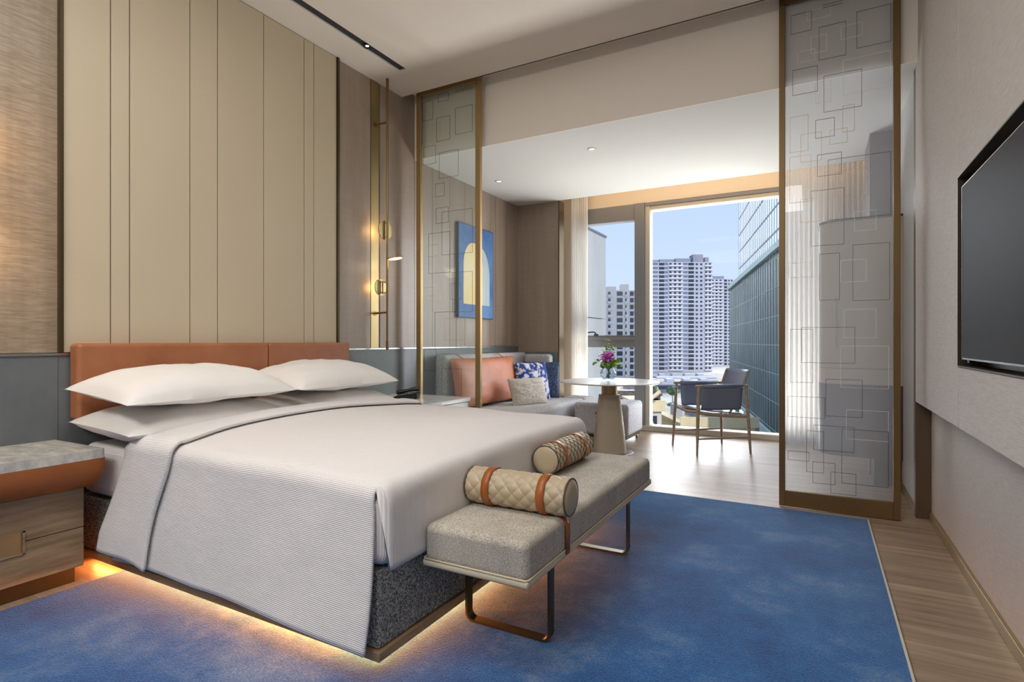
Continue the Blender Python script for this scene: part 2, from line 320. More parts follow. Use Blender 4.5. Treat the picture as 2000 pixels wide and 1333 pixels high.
# return wall in the bay
wr = sbx('wall_return', (XW, -2.876, 6.47, 6.60, 0, ZB), M['veneer'])
bx('dado_panel', (XW+.022, -2.89, 6.447, 6.47, 0, 1.01), M['grey_leather'], wr)
bx('edge_trim', (-2.876, -2.862, 6.462, 6.61, 0, ZB), M['bronze'], wr)
# walls closing the room
sbx('wall_back', (XW-.2, .85, -3.3, -3.2, 0, 3.9), M['fabricwall'])
wt = sbx('wall_right', (.645, .85, -3.2, 4.43, 0, 3.9), M['fabricwall'])
sbx('wall_bay_right', (.580, .85, 4.50, 7.35, 0, 3.9), M['pale'])
# tv wall upper panels (TV recess left open)
TY0, TY1, TZ0, TZ1 = 1.62, 3.175, 1.04, 1.887
for d in ((.560, .6445, 3.178, 4.428, .755, ZC-.002), (.560, .6445, 1.60, 3.175, .755, TZ0-.006), (.560, .6445, 1.60, 3.175, TZ1+.004, ZC-.002), (.560, .6445, -3.1, 1.597, .755, ZC-.002)):
    bx('wall_panel', d, M['fabricwall'], wt, r=.003, seg=1)
# recess lining
bm = B(); box(bm, .640, .6445, TY0, TY1, TZ0, TZ1)
box(bm, .556, .64, TY1-.006, TY1, TZ0, TZ1); box(bm, .556, .64, TY0, TY0+.006, TZ0, TZ1); box(bm, .556, .64, TY0, TY1, TZ0-.006, TZ0); box(bm, .556, .64, TY0, TY1, TZ1-.002, TZ1+.004)
obj('recess_lining', bm, M['recess'], wt)
sbx('baseboard_right', (.628, .6445, -3.15, 4.40, 0, .055), M['brass'], r=.002)
sbx('trim_3', (.560, .66, 4.430, 4.50, 0, ZC), M['brownpanel'])
sbx('baseboard_bay_right', (.562, .58, 4.50, 7.02, 0, .05), M['brass'])
# ceilings
cl = sbx('ceiling', (XW-.2, .85, -3.25, 4.14, ZC, ZC+.10), M['ceil'])
cl2 = None
bpy.data.objects.remove(cl)
bm = B()   # bedroom ceiling with a long slot for the downlights
SX0, SX1, SY0, SY1 = -3.150, -3.078, .2, 3.735
for d in ((XW-.2, SX0, -3.25, 4.14), (SX1, .85, -3.25, 4.14), (SX0, SX1, SY1, 4.14), (SX0, SX1, -3.25, SY0)): box(bm, d[0], d[1], d[2], d[3], ZC, ZC+.08)
struct('ceiling', bm, M['ceil'])
sl = bx('downlight_slot', (SX0, SX1, SY0, SY1, ZC+.012, ZC+.078), M['slot']); tag(sl, 'long narrow dark slot let into the bedroom ceiling', 'ceiling slot')
def slot_spot(y, lab):
    t = thing('spotlight', lab, 'spotlight', ((SX0+SX1)/2, y, ZC+.010), 0)
    bm = B(); lathe(bm, [(.031, -.012), (.033, -.002), (.033, .004), (.020, .004), (.019, -.002), (.029, -.012)], n=28, cap=False); obj('housing', bm, M['black'], t, solid=.0015)
    bm = B(); disc(bm, (0, 0, -.004), (0, 0, 1), .012, .003); obj('lens', bm, M['spotglow'], t)
    light('spotlight_beam', 'SPOT', ((SX0+SX1)/2, y, ZC+.018), 8, (1, .83, .6), (0, 0, -1), spot_size=.7, spot_blend=.9, shadow_soft_size=.02)
slot_spot(3.30, 'small round spotlight glowing in the dark ceiling slot')
struct('ceiling_roof', box(B(), XW-.2, .85, -3.3, 7.5, 3.9, 4.0), M['ceil'])
# bulkhead, bay ceiling, cove
sbx('wall_bulkhead', (XW, .85, 4.345, 4.60, ZB+.061, 3.9), M['ceil'])
sbx('trim_5', (XW, .85, 4.335, 4.345, ZB, 3.9), M['ceil'])
sbx('ceiling_track', (XW, .85, 4.14, 4.345, ZC+.09, ZC+.14), M['ceil'])
bx('sliding_track', (XW+.1, .56, 4.225, 4.262, ZC+.060, ZC+.09), M['bronze'], bpy.data.objects['ceiling_track'])
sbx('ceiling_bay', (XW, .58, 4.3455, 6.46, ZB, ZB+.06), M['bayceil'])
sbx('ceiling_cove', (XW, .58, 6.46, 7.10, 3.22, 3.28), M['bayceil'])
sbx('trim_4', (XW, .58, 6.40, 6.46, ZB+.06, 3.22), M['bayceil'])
sbx('wall_window_head', (XW, .85, 7.10, 7.35, 2.93, 3.9), M['fascia'])
cv = bx('cove_light_strip', (-2.84, .55, 6.475, 6.50, ZB+.062, ZB+.075), M['covled']); tag(cv, 'warm glowing light strip hidden in the cove above the window', 'strip light')
light('cove_glow', 'AREA', (-1.15, 6.52, 3.05), 6, (1, .62, .30), (0, 1, .5), shape='RECTANGLE', size=3.3, size_y=.05)
def downlight(x, y, lab):
    t = thing('downlight', lab, 'downlight', (x, y, ZB), 0, 'recessed downlights in the bay ceiling')
    bm = B(); lathe(bm, [(.042, 0), (.042, -.004), (.030, -.004), (.026, .004)], n=32, cap=False); obj('trim_ring', bm, M['bayceil'], t, solid=.001)
    bm = B(); disc(bm, (0, 0, -.001), (0, 0, 1), .021, .003); obj('lens', bm, M['spotglow'], t)
    light('downlight_beam', 'SPOT', (x, y, ZB-.012), 18, (1, .85, .62), (0, 0, -1), spot_size=1.0, spot_blend=.9, shadow_soft_size=.02)
downlight(-1.83, 4.875, 'small round downlight in the bay ceiling nearest the sliding screens')
downlight(-3.105, 5.36, 'small round downlight in the bay ceiling over the sofa')
# ---- window wall
YG = 7.10
ww = thing('window_1', None, None); ww['kind'] = 'structure'
def win(name, dims, m): return bx(name, dims, m, ww, r=.003, seg=1)
win('window_head', (-2.86, -2.075, YG, YG+.14, 2.725, 2.93), M['alu'])
win('window_head', (-1.93, .02, YG, YG+.14, 2.885, 2.93), M['alu'])
win('window_head', (-1.90, .02, YG+.02, YG+.17, 2.835, 2.885), M['creamalu'])
win('mullion', (-2.075, -1.945, YG-.02, YG+.20, 0.0, 2.93), M['alu'])
win('mullion', (-1.945, -1.885, YG+.01, YG+.16, 0.0, 2.93), M['creamalu'])
win('transom', (-2.86, -2.075, YG, YG+.13, 1.065, 1.225), M['alu'])
win('transom_rail', (-2.86, -2.075, YG-.02, YG, 1.155, 1.200), M['alu'])
win('jamb', (-2.95, -2.86, YG, YG+.14, 0, 2.93), M['alu'])
win('jamb', (-.03, .06, YG, YG+.16, 0, 2.93), M['alu'])
win('sill', (-2.9, .06, YG-.03, YG+.16, 0, .065), M['creamalu'])
win('glass_pane', (-1.885, -.03, YG+.09, YG+.10, .065, 2.835), M['winglass'])
win('glass_pane', (-2.86, -2.075, YG+.07, YG+.08, 1.225, 2.725), M['winglass'])
win('glass_pane', (-2.86, -2.075, YG+.07, YG+.08, .065, 1.065), M['winglass'])
bm = B(); tube(bm, [(-2.60, YG-.02, 1.235), (-2.60, YG-.05, 1.262), (-2.63, YG-.055, 1.270), (-2.72, YG-.055, 1.262)], .009, 8); box(bm, -2.63, -2.57, YG-.025, YG, 1.222, 1.245, r=.004)
obj('window_handle', bm, M['black'], ww, smooth=40)
sbx('wall_window_left', (XW-.2, -2.95, YG, 7.35, 0, 2.93), M['fascia'])
sbx('wall_window_right', (.06, .85, YG, 7.35, 0, 2.93), M['fascia'])
# ================================================================== RUG
rug = bx('rug', (-3.015, .283, -1.6, 4.20, .0, .012), M['rug']); tag(rug, 'large mottled blue pile rug lying under the bed and bench', 'rug')
bm = B(); box(bm, .279, .288, -1.6, 4.205, 0, .0125); box(bm, -3.02, .288, 4.198, 4.206, 0, .0125); obj('bound_edge', bm, M['creamalu'], rug)
# ================================================================== BED
X0, X1, Y0, Y1 = -3.37, -1.32, 1.455, 3.32     # head, foot, near side, far side
bed = thing('bed', 'king size bed on a charcoal boucle base with a glow beneath it', 'bed', (0, 0, 0))
bx('base', (X0, X1, Y0, Y1, .085, .355), M['boucle'], bed, r=.012)
bm = B(); box(bm, X0, X1+.012, Y0-.012, Y1+.012, .050, .085, r=.003, seg=1); obj('bottom_rail', bm, M['oak'], bed)
bx('plinth', (X0+.05, X1-.32, Y0+.32, Y1-.32, .012, .050), M['brownpanel'], bed)
bm = B()
box(bm, X0+.1, X1-.05, Y0+.05, Y0+.062, .040, .0495); box(bm, X1-.062, X1-.05, Y0+.05, Y1-.05, .040, .0495)
obj('light_strip', bm, M['led'], bed)
light('under_bed_glow_side', 'AREA', ((X0+X1)/2, Y0+.045, .046), 11, (1, .32, .08), (-.85, 0, 0, 1), shape='RECTANGLE', size=1.95, size_y=.03)
light('under_bed_glow_foot', 'AREA', (X1-.045, (Y0+Y1)/2, .046), 10, (1, .32, .08), (0, -.85, 0, 1), shape='RECTANGLE', size=.03, size_y=1.8)
# mattress with ribbed sheet
bm = B(); box(bm, X0+.02, X1+.024, Y0-.004, Y1+.004, .362, .625, r=.055, seg=6)
uv = bm.loops.layers.uv.verify()
for f in bm.faces:
    for l in f.loops: l[uv].uv = (l.vert.co.x, l.vert.co.y)
obj('mattress', bm, M['duvet'], bed, smooth=50)
# headboard: two padded leather panels
hb = thing('headboard', 'tan orange leather headboard fixed to the wall behind the bed', 'headboard', (XW+.0355, 0, 0))
for a, b in ((1.440, 2.5865), (2.5875, 3.355)):
    bx('leather_panel', (0, .095, a, b, .735, 1.138), M['orange'], hb, r=.022, seg=5)
# ---- duvet
TOPZ = .655; RR = .06
def nz3(x, y, z, s, a): return noise.noise(Vector((x*s, y*s, z*s)))*a
def topz(x, y):
    fy = (y-Y0)/(Y1-Y0); fx = (x-X0)/(X1-X0)
    c = max(0, math.sin(PI*min(1, max(0, fy))))
    z = TOPZ + .055*c**.7*(1 - max(0, (fx-.85)/.15)**2*.7) + .020*(1-fx)
    return z + nz3(x, y, 3, 2.2, .012)
EDGE = []
def prof(t, x, off=0.0, drop=.50):
    """t = arc length across the bed, 0 at the near hem; returns y,z"""
    wtop = (Y1-Y0) - 2*RR; arc = RR*PI/2; d1 = drop
    yE = Y0 - .012 - off
    if t < d1:            # hanging near side, flares outward
        q = 1 - t/d1      # 1 at hem
        z = topz(x, Y0+RR) + off - RR - (d1-t)
        y = yE - .055*q**1.3 + .006*math.sin(x*9+1)*q + nz3(x, 0, z, 4, .008)*q
        return y, z
    t -= d1
    if t < arc:
        a = t/arc*PI/2
        return yE + RR*(1-math.cos(a)), topz(x, Y0+RR) + off - RR + RR*math.sin(a)
    t -= arc
    if t < wtop:
        y = yE + RR + t*(wtop+2*(.012+off))/wtop
        return y, topz(x, y) + off
    t -= wtop; zt = topz(x, Y1-RR) + off; yF = Y1 + .012 + off
    if t < arc:
        a = t/arc*PI/2
        return yF - RR + RR*math.sin(a), zt - RR + RR*math.cos(a)
    t -= arc
    return yF + .02*t, zt - RR - t
wtop = (Y1-Y0)-2*RR; TT = .50 + RR*PI + wtop + .35
def duvet():
    bm = B(); ns, nd, ntt = 90, 16, 150
    uv = bm.loops.layers.uv.verify()
    ts = [TT*j/(ntt-1) for j in range(ntt)]
    rows = []
    for i in range(ns+nd):
        row = []
        for t in ts:
            q = 0
            xs = -2.90 + (-1.333+2.90)*min(1, i/(ns-1))
            hem = max(0, 1-t/.5)
            xe = xs
            xe += (0.012*math.sin(3*hem)) if i > ns-8 else 0
            # bottom hem wavers
            y, z = prof(t, xe)
            if t < .5: z += hem*(.012*math.sin(xs*2.2+.6) + (-.03 if False else 0))
            if i >= ns:
                k = (i-ns+1)/nd
                ontop = .5 + RR*PI/2*.5 <= t <= .5 + RR*PI + wtop - RR*.7
                if ontop:
                    L_ = k*(RR*PI/2 + (z-RR-.362))
                    if L_ < RR*PI/2:
                        a = L_/RR; x = xe + RR*.75*math.sin(a); zz = z - RR*(1-math.cos(a))
                    else:
                        x = xe + RR*.75 + .006*math.sin((y)*14)*.4; zz = z - RR - (L_-RR*PI/2)
                    q = L_
                else: x = xe; zz = z
                row.append((Vector((x, y, zz)), (xe+q, t)))
            else: row.append((Vector((xe, y, z)), (xe, t)))
        rows.append(row)
    V = [[bm.verts.new(c[0]) for c in r] for r in rows]
    for i in range(len(rows)-1):
        for j in range(ntt-1):
            q = ((i, j), (i+1, j), (i+1, j+1), (i, j+1))
            cs = [V[a][b] for a, b in q]
            if (cs[0].co-cs[1].co).length < 1e-6 and (cs[2].co-cs[3].co).length < 1e-6: continue
            f = bm.faces.new(cs); f.smooth = True
            for lp, (a, b) in zip(f.loops, q): lp[uv].uv = rows[a][b][1]
    bmesh.ops.remove_doubles(bm, verts=bm.verts[:], dist=1e-5)
    return bm
dv = obj('duvet', duvet(), M['duvet'], solid=.010); 
tag(dv, 'white ribbed duvet spread over the bed, hanging down its side', 'duvet')
def foldband():
    bm = B()
    def fn(u, v):
        t = .02 + v*(TT-.25)
        side = max(0, 1 - t/.62)
        xa = -2.80 - .17*min(1, side*1.2) ; xb = -2.60 + .11*math.exp(-((t-.55)/.25)**2) + .0*side
        x = xa + (xb-xa)*u
        y, z = prof(t, x, .020)
        if t < .5:
            h = 1-t/.5
            y -= .010*h; z += -.035*h*u**6 + .008*h
        puff = .012*(1-(2*u-1)**4)
        if t > .55: z += puff
        else: y -= puff*.8
        return Vector((x, y, z))
    grid(bm, 26, 150, fn, lambda u, v: (-2.9+.4*u, .02+v*(TT-.25)))
    return bm
obj('turned_back_fold', foldband(), M['duvet'], dv, solid=.014)
# ---- pillows
def pillow_bm(w, d, ht, hb, pinch=.03, n=40, wr=.006, seed=0, ex=2.6):
    bm = B()
    def surf(sgn):
        def fn(u, v):
            a, b = 2*u-1, 2*v-1
            pa = a*(1 - pinch*(1-b*b)*1.0*0 - pinch*(1-abs(b)**2)*(abs(a)**4)) ; pb = b*(1 - pinch*(1-abs(a)**2)*(abs(b)**4))
            e = max(0, (1-abs(a)**ex))*max(0, (1-abs(b)**ex)); e = e**.55
            h = (ht if sgn > 0 else -hb)*e
            h += noise.noise(Vector((a*2.3+seed, b*2.3, sgn)))*wr*2*e + noise.noise(Vector((a*6+seed, b*6, sgn)))*wr*e
            return Vector((pa*w/2, pb*d/2, h))
        return fn
    grid(bm, n, n, surf(1)); grid(bm, n, n, surf(-1))
    bmesh.ops.remove_doubles(bm, verts=bm.verts[:], dist=1e-4); return bm
def pillow(name, lab, loc, rot, w, d, ht, hb, m, group=None, cat='pillow', **k):
    o = obj(name, pillow_bm(w, d, ht, hb, **k), m, smooth=60); o.location = loc; o.rotation_euler = rot
    return tag(o, lab, cat, group)
G = 'white pillows stacked in pairs against the headboard'
pillow('bed_pillow', 'lower white pillow of the pair nearest the marble bedside table', (-3.03, 1.845, .727), (math.radians(3), 0, math.radians(90)), .93, .57, .108, .10, M['white'], G, seed=1)
pillow('bed_pillow', 'upper white pillow of the pair nearest the marble bedside table', (-3.005, 1.825, .885), (math.radians(5), 0, math.radians(90)), .94, .59, .135, .045, M['white'], G, seed=5)
pillow('bed_pillow', 'lower white pillow of the pair beside the telephone', (-3.03, 2.79, .727), (math.radians(3), 0, math.radians(90)), .88, .58, .10, .09, M['white'], G, seed=9)
pillow('bed_pillow', 'upper white pillow of the pair beside the telephone', (-3.01, 2.775, .880), (math.radians(5), 0, math.radians(90)), .90, .58, .135, .045, M['white'], G, seed=13)
# ================================================================== BENCH
bn = thing('bench', 'grey tweed upholstered bench with two strap legs at the foot of the bed', 'bench', (0, 0, 0))
BX0, BX1, BY0, BY1 = -1.287, -.846, 1.650, 3.235
bx('seat_base', (BX0, BX1, BY0, BY1, .315, .342), M['benchbase'], bn, r=.010)
bx('seat_cushion', (BX0+.004, BX1-.004, BY0+.004, BY1-.004, .330, .472), M['bench'], bn, r=.030, seg=6, smooth=60)
bm = B()
loop = [(BX0+.012, BY0+.004), (BX1-.012, BY0+.004), (BX1-.004, BY0+.012), (BX1-.004, BY1-.012), (BX1-.012, BY1-.004), (BX0+.012, BY1-.004), (BX0+.004, BY1-.012), (BX0+.004, BY0+.012), (BX0+.012, BY0+.004)]
tube(bm, [(x, y, .3435) for x, y in loop], .004, 8); obj('piping', bm, M['benchbase'], bn)
def strap_leg(y):
    bm = B(); w = .040; t = .010; xa, xb = BX0+.03, BX1-.032; r = .035; zt = .315
    path = [(xa, zt)] + [(xa+r-r*math.cos(a), .012+r-r*math.sin(a)) for a in [PI/2*k/6 for k in range(7)]] + \
           [(xb-r+r*math.sin(a), .012+r-r*math.cos(a)) for a in [PI/2*k/6 for k in range(7)]] + [(xb, zt)]
    def offs(d):
        res = []
        for i, p in enumerate(path):
            a = path[max(0, i-1)]; b = path[min(len(path)-1, i+1)]; dx, dz = b[0]-a[0], b[1]-a[1]; l = math.hypot(dx, dz)
            res.append((p[0]-dz/l*d, p[1]+dx/l*d))
        return res
    inner = offs(t); vs_ = []
    for (o_, i_) in zip(path, inner):
        vs_.append([bm.verts.new((o_[0], y, o_[1])), bm.verts.new((o_[0], y+w, o_[1])), bm.verts.new((i_[0], y+w, i_[1])), bm.verts.new((i_[0], y, i_[1]))])
    for i in range(len(path)-1):
        for k in range(4): bm.faces.new((vs_[i][k], vs_[i][(k+1) % 4], vs_[i+1][(k+1) % 4], vs_[i+1][k]))
    bm.faces.new(vs_[0]); bm.faces.new(vs_[-1]); return bm
obj('leg', strap_leg(1.895), M['bronze'], bn, smooth=30); obj('leg', strap_leg(2.875), M['bronze'], bn, smooth=30)
def bolster(name, lab, c, rz, L_, r, dark):
    NQ = 10 if dark else 8
    t = thing(name, lab, 'bolster cushion', c, rz, 'quilted bolster cushions on the bench')
    bm = B(); nl, na = 150, 120
    def fn(u, v):
        x = (u-.5)*L_; a = v*2*PI; n_ = NQ; k = n_/(2*r)*1.0
        p = n_*a/2 + k*x*1.0; q = n_*a/2 - k*x*1.0
        s = (abs(math.sin(p))*abs(math.sin(q)))**.4
        e = min(1, (.5-abs(u-.5))*L_/.012); rr = r - .006 + .0065*s*e
        rr -= .010*(1-e)**2
        return Vector((x, rr*math.cos(a), rr*math.sin(a)))
    grid(bm, nl, na, fn); bmesh.ops.remove_doubles(bm, verts=bm.verts[:], dist=1e-5)
    obj('quilted_body', bm, M['quilt'], t)
    for s in (-1, 1):
        bm = B()
        prof_ = [(0.001, .008), (r*.5, .0075), (r*.8, .004), (r*.93, -.003)]
        rings = [[bm.verts.new((s*(L_/2-.004+h), q*math.cos(k*2*PI/40), q*math.sin(k*2*PI/40))) for k in range(40)] for q, h in prof_]
        for i in range(3):
            for k in range(40): bm.faces.new((rings[i][k], rings[i][(k+1) % 40], rings[i+1][(k+1) % 40], rings[i+1][k])).smooth = True
        obj('end_cap', bm, M['quilt'], t)
        bm = B(); tube(bm, [(s*(L_/2-.006), (r-.004)*math.cos(a*2*PI/48), (r-.004)*math.sin(a*2*PI/48)) for a in range(49)], .0032, 6); obj('piping', bm, M['pipe'], t)
        bm = B(); w = .017
        grid(bm, 3, 61, lambda u, v: Vector((s*L_*.27+(u-.5)*2*w, (r+.0022)*math.cos(v*2*PI), (r+.0022)*math.sin(v*2*PI))))
        obj('strap', bm, M['orange2'], t, solid=.003)
    if dark:
        bm = B(); n_ = NQ; k = n_/(2*r)
        for d in (-1, 1):
            for m_ in range(n_):
                pts = []
                for i in range(61):
                    x = (i/60-.5)*(L_-.03); a = (m_*2*PI/n_) + d*2*k*x/n_
                    pts.append((x, (r-.003)*math.cos(a), (r-.003)*math.sin(a)))
                tube(bm, pts, .0017, 5)
        obj('contrast_stitching', bm, M['pipe'], t)
    return t
BR = .075
b1 = bolster('bolster_cushion', 'beige quilted bolster with tan straps lying across the near end of the bench', (-1.052, 1.985, .473+BR), 0, .455, BR, False)
b2 = bolster('bolster_cushion', 'diamond stitched bolster lying lengthwise on the bench against the bed', (-1.204, 2.79, .473+BR), PI/2, .50, BR, True)
# retaining straps around the bench under the first bolster
bm = B()
pts = [(BX1+.003, 1.985, .33), (BX1+.003, 1.985, .44), (BX1-.012, 1.985, .472), (BX1-.04, 1.985, .478)]
grid(bm, 4, 2, lambda u, v: Vector(pts[round(u*3)]) + Vector((0, (v-.5)*.034, 0)))
obj('hanging_strap', bm, M['orange2'], bn, solid=.004)
# ================================================================== BEDSIDE TABLES
ns_ = thing('bedside_table', 'oak bedside table with a grey marble top and tan leather band', 'bedside table', (XW+.024, 0, 0))
def nsb(name, d, m, **k): return bx(name, d, m, ns_, **k)
NY0, NY1 = .62, 1.385
# rounded-corner slab outlines
def slab(x1, y0, y1, z0, z1, r, bev=.0, m=20):
    bm = B(); out_ = [(0, y0)] + [(x1-r+r*math.sin(a), y0+r-r*math.cos(a)) for a in [PI/2*k/m for k in range(m+1)]] + [(x1-r+r*math.cos(a), y1-r+r*math.sin(a)) for a in [PI/2*k/m for k in range(m+1)]] + [(0, y1)]
    lo = [bm.verts.new((x, y, z0)) for x, y in out_]; hi = [bm.verts.new((x, y, z1)) for x, y in out_]
    bm.faces.new(lo); bm.faces.new(hi)
    for i in range(len(out_)):
        j = (i+1) % len(out_); bm.faces.new((lo[i], lo[j], hi[j], hi[i]))
    if bev: bmesh.ops.bevel(bm, geom=[e for e in bm.edges if abs(e.verts[0].co.z-e.verts[1].co.z) < 1e-6], offset=bev, segments=3, profile=.5, affect='EDGES')
    return bm
obj('marble_top', slab(.492, NY0-.02, NY1+.002, .598, .640, .012, .003), M['marble'], ns_, smooth=40)
# leather band: swells outwards under the marble
bm = B(); NP = 14; m_ = 14; rows = []
for k in range(NP+1):
    q = k/NP; z = .455 + .142*q; o_ = .070*math.sqrt(max(0, 1-(1-q)**2.4))
    x1, y0, y1, r = .405+o_*1.25, NY0-.01, NY1-.040+o_*.72, .015+.012*q
    rows.append([(0, y0, z)] + [(x1-r+r*math.sin(a), y0+r-r*math.cos(a), z) for a in [PI/2*i/m_ for i in range(m_+1)]] + [(x1-r+r*math.cos(a), y1-r+r*math.sin(a), z) for a in [PI/2*i/m_ for i in range(m_+1)]] + [(0, y1, z)])
R_ = [[bm.verts.new(p) for p in r] for r in rows]
for i in range(NP):
    for j in range(len(R_[0])):
        jn = (j+1) % len(R_[0]); bm.faces.new((R_[i][j], R_[i][jn], R_[i+1][jn], R_[i+1][j]))
bm.faces.new(R_[0]); bm.faces.new(R_[-1]); obj('leather_band', bm, M['orange2'], ns_, smooth=50)
nsb('body', (0, .355, NY0, 1.352, .075, .454), M['oak'], r=.003)
nsb('plinth', (0, .345, NY0+.02, 1.325, 0, .0745), M['bronze'])
for z0, z1 in ((.262, .452), (.0765, .259)):
    nsb('drawer', (.3552, .376, NY0+.003, 1.350, z0, z1), M['oak'], r=.003)
bm = B(); box(bm, .3765, .3775, .74, 1.112, .212, .303); hd = obj('handle', bm, M['brass'], ns_)
bm = B()
for d in ((.3765, .384, .73, 1.122, .303, .308), (.3765, .384, .73, 1.122, .207, .212), (.3765, .384, 1.112, 1.122, .207, .308), (.3765, .384, .73, .74, .207, .308)): box(bm, *d)
obj('handle_rim', bm, M['oak'], ns_)
ns2 = thing('bedside_counter', 'white marble bedside counter beyond the bed with the telephone on it', 'bedside table', (XW+.024, 3.42, 0))
bx('marble_top', (0, .78, 0, .70, .620, .655), M['whitemarble'], ns2, r=.004)
bx('body', (0, .765, .015, .685, .06, .6195), M['whitemarble'], ns2, r=.006)
bx('plinth', (0, .43, .03, .66, 0, .06), M['bronze'], ns2)
# telephone
ph = thing('telephone', 'black desk telephone with its handset in the cradle, on the white counter', 'telephone', (-3.10, 3.765, .655), math.radians(-62))
bm = B()
grid(bm, 2, 2, lambda u, v: Vector(((u-.5)*.16, (v-.5)*.19, .010+.035*v))); 
t_ = bmesh.new(); bmesh.ops.create_cube(t_, size=1)
bm.free(); bm = B()
for v in t_.verts:
    v.co = Vector((v.co.x*.16, v.co.y*.20, 0 if v.co.z < 0 else (.022 if v.co.y < 0 else .055)))
bmesh.ops.bevel(t_, geom=t_.edges[:], offset=.006, segments=2, affect='EDGES'); merge(bm, t_); obj('base', bm, M['black'], ph, smooth=40)
bm = B(); tube(bm, [(-.055, -.10, .045), (-.055, -.06, .052), (-.055, .0, .064), (-.055, .06, .078), (-.055, .10, .076)], [.015, .019, .014, .019, .015], 12); obj('handset', bm, M['black'], ph, smooth=60)
bm = B()
for i in range(3):
    for j in range(4): box(bm, .0+i*.024-.005, .0+i*.024+.010, -.075+j*.024, -.060+j*.024, .028+j*.004, .036+j*.0042)
obj('keypad', bm, M['steel'], ph)
bm = B(); box(bm, -.01, .06, .03, .075, .046, .0535); obj('display', bm, M['steel'], ph)
# ================================================================== WALL LAMPS
def wall_lamp(lab):
    t = thing('wall_lamp', lab, 'wall lamp', (-3.340, 3.79, 0))
    bm = B(); tube(bm, [(0, 0, 1.09), (0, 0, ZC-.001)], .0095, 12); obj('pole', bm, M['lampbrass'], t, smooth=60)
    bm = B(); tube(bm, [(0, 0, 1.072), (0, 0, 1.15)], .013, 12); obj('pole_end', bm, M['lampbrass'], t, smooth=60)
    bm = B(); tube(bm, [(0, 0, 3.37), (0, 0, ZC)], .013, 12); obj('pole_end', bm, M['lampbrass'], t, smooth=60)
    for z in (3.09, 1.405):
        bm = B(); tube(bm, [(-.124, -.02, z-.008), (0, 0, z)], .009, 10); disc(bm, (-.122, -.02, z-.008), (1, 0, 0), .02, .006); obj('bracket', bm, M['lampbrass'], t, smooth=40)
    def head(c, nrm, r, arms, frame_off):
        bm = B(); disc(bm, c, nrm, r, .008, 48); h = obj('shade', bm, M['brass'], t, smooth=40)
        n_ = Vector(nrm).normalized(); bm = B(); disc(bm, Vector(c)+n_*.006, nrm, r*.90, .004, 48); obj('diffuser', bm, M['disc'], h)
        bm = B(); tube(bm, [Vector(c) + Vector((math.cos(0), 0, 0))*0 + (Vector(c)-Vector(c)) + q for q in [Vector((0, 0, 0)), -n_*.004]], .01, 8); bm.free()
        for a, b in arms:
            bm = B(); tube(bm, [a, b], .005, 8); obj('arm', bm, M['lampbrass'], h, smooth=60)
    d1 = (-1, 0, 0)
    c1 = (-.022, -.004, 2.133)
    head(c1, d1, .085, [((0, 0, 2.195), (-.018, -.012, 2.195)), ((0, 0, 2.072), (-.018, -.012, 2.072))], 0)
    bm = B(); tube(bm, [(-.03, -.030, 2.195), (-.03, -.030, 2.072)], .004, 8); tube(bm, [(0, 0, 2.195), (-.03, -.03, 2.195)], .004, 8); tube(bm, [(0, 0, 2.072), (-.03, -.03, 2.072)], .004, 8); obj('pivot', bm, M['lampbrass'], t, smooth=60)
    head((.062, .035, 1.885), (.12, .10, -1), .066, [((0, 0, 1.882), (.03, .015, 1.885))], 0)
    head((-.052, -.030, 1.625), (-1, 0, 0), .072, [((0, 0, 1.672), (-.045, -.03, 1.672)), ((0, 0, 1.578), (-.045, -.03, 1.578))], 0)
    bm = B(); tube(bm, [(-.035, -.020, 1.685), (-.035, -.020, 1.565)], .005, 8); obj('pivot', bm, M['lampbrass'], t, smooth=60)
    return t
lamp = wall_lamp('slim brass pole lamp with three round discs beside the glass screen')
def lamp_lights(y):
    light('lamp_disc_light', 'POINT', (-3.39, y-.035, 2.133), .4, (1, .62, .28), shadow_soft_size=.05)
    light('lamp_disc_light', 'POINT', (-3.275, y+.03, 1.84), .6, (1, .78, .5), shadow_soft_size=.05)
    light('lamp_disc_light', 'POINT', (-3.44, y-.06, 1.625), .35, (1, .62, .28), shadow_soft_size=.04)
lamp_lights(3.79)
l2 = copy_tree(lamp); l2.location.y = .98; l2['label'] = 'slim brass pole lamp on the wall above the marble topped oak bedside table'
light('lamp_disc_light', 'POINT', (-3.36, 1.03, 2.1), 2.6, (1, .66, .34), shadow_soft_size=.05); light('lamp_disc_light', 'POINT', (-3.36, 1.03, 1.6), 2.0, (1, .66, .34), shadow_soft_size=.05)
# ================================================================== GLASS SCREENS
CXp, CYp, FF = 1000, 666.5, 1086.3; SS, CC = math.sin(YAW), math.cos(YAW)
def onY(px, py, Yp):     # where a measured outline point of the photograph sits on the plane y = Yp
    tt = (px-CXp)/FF; uu = (CYp-py)/FF; k = Yp/(CC+SS*tt); return k*(-SS+CC*tt), 1.15+k*uu
def screen(name, lab, x0, x1, y, zt, st, bot, gm):
    t = thing(name, lab, 'glass screen', ((x0+x1)/2, y, 0)); w = (x1-x0)/2; d = .018
    for s in (-1, 1):
        a, b = (-w, -w+st) if s < 0 else (w-st, w)
        bx('stile', (a, b, -d, d, .006, zt), M['bronzelight'], t, r=.003)
    bx('rail', (-w+st, w-st, -d, d, .006, bot), M['bronzelight'], t, r=.003); bx('rail', (-w+st, w-st, -d, d, zt-.05, zt), M['bronzelight'], t, r=.003)
    bx('glass_panel', (-w+st, w-st, -.005, .005, bot, zt-.05), gm, t)
    return t
M['bronzelight'] = mat('bronze_gold_frame', lin(172, 146, 102), .36, .7, bump=((60, 60, 3), .03, .001, 2))
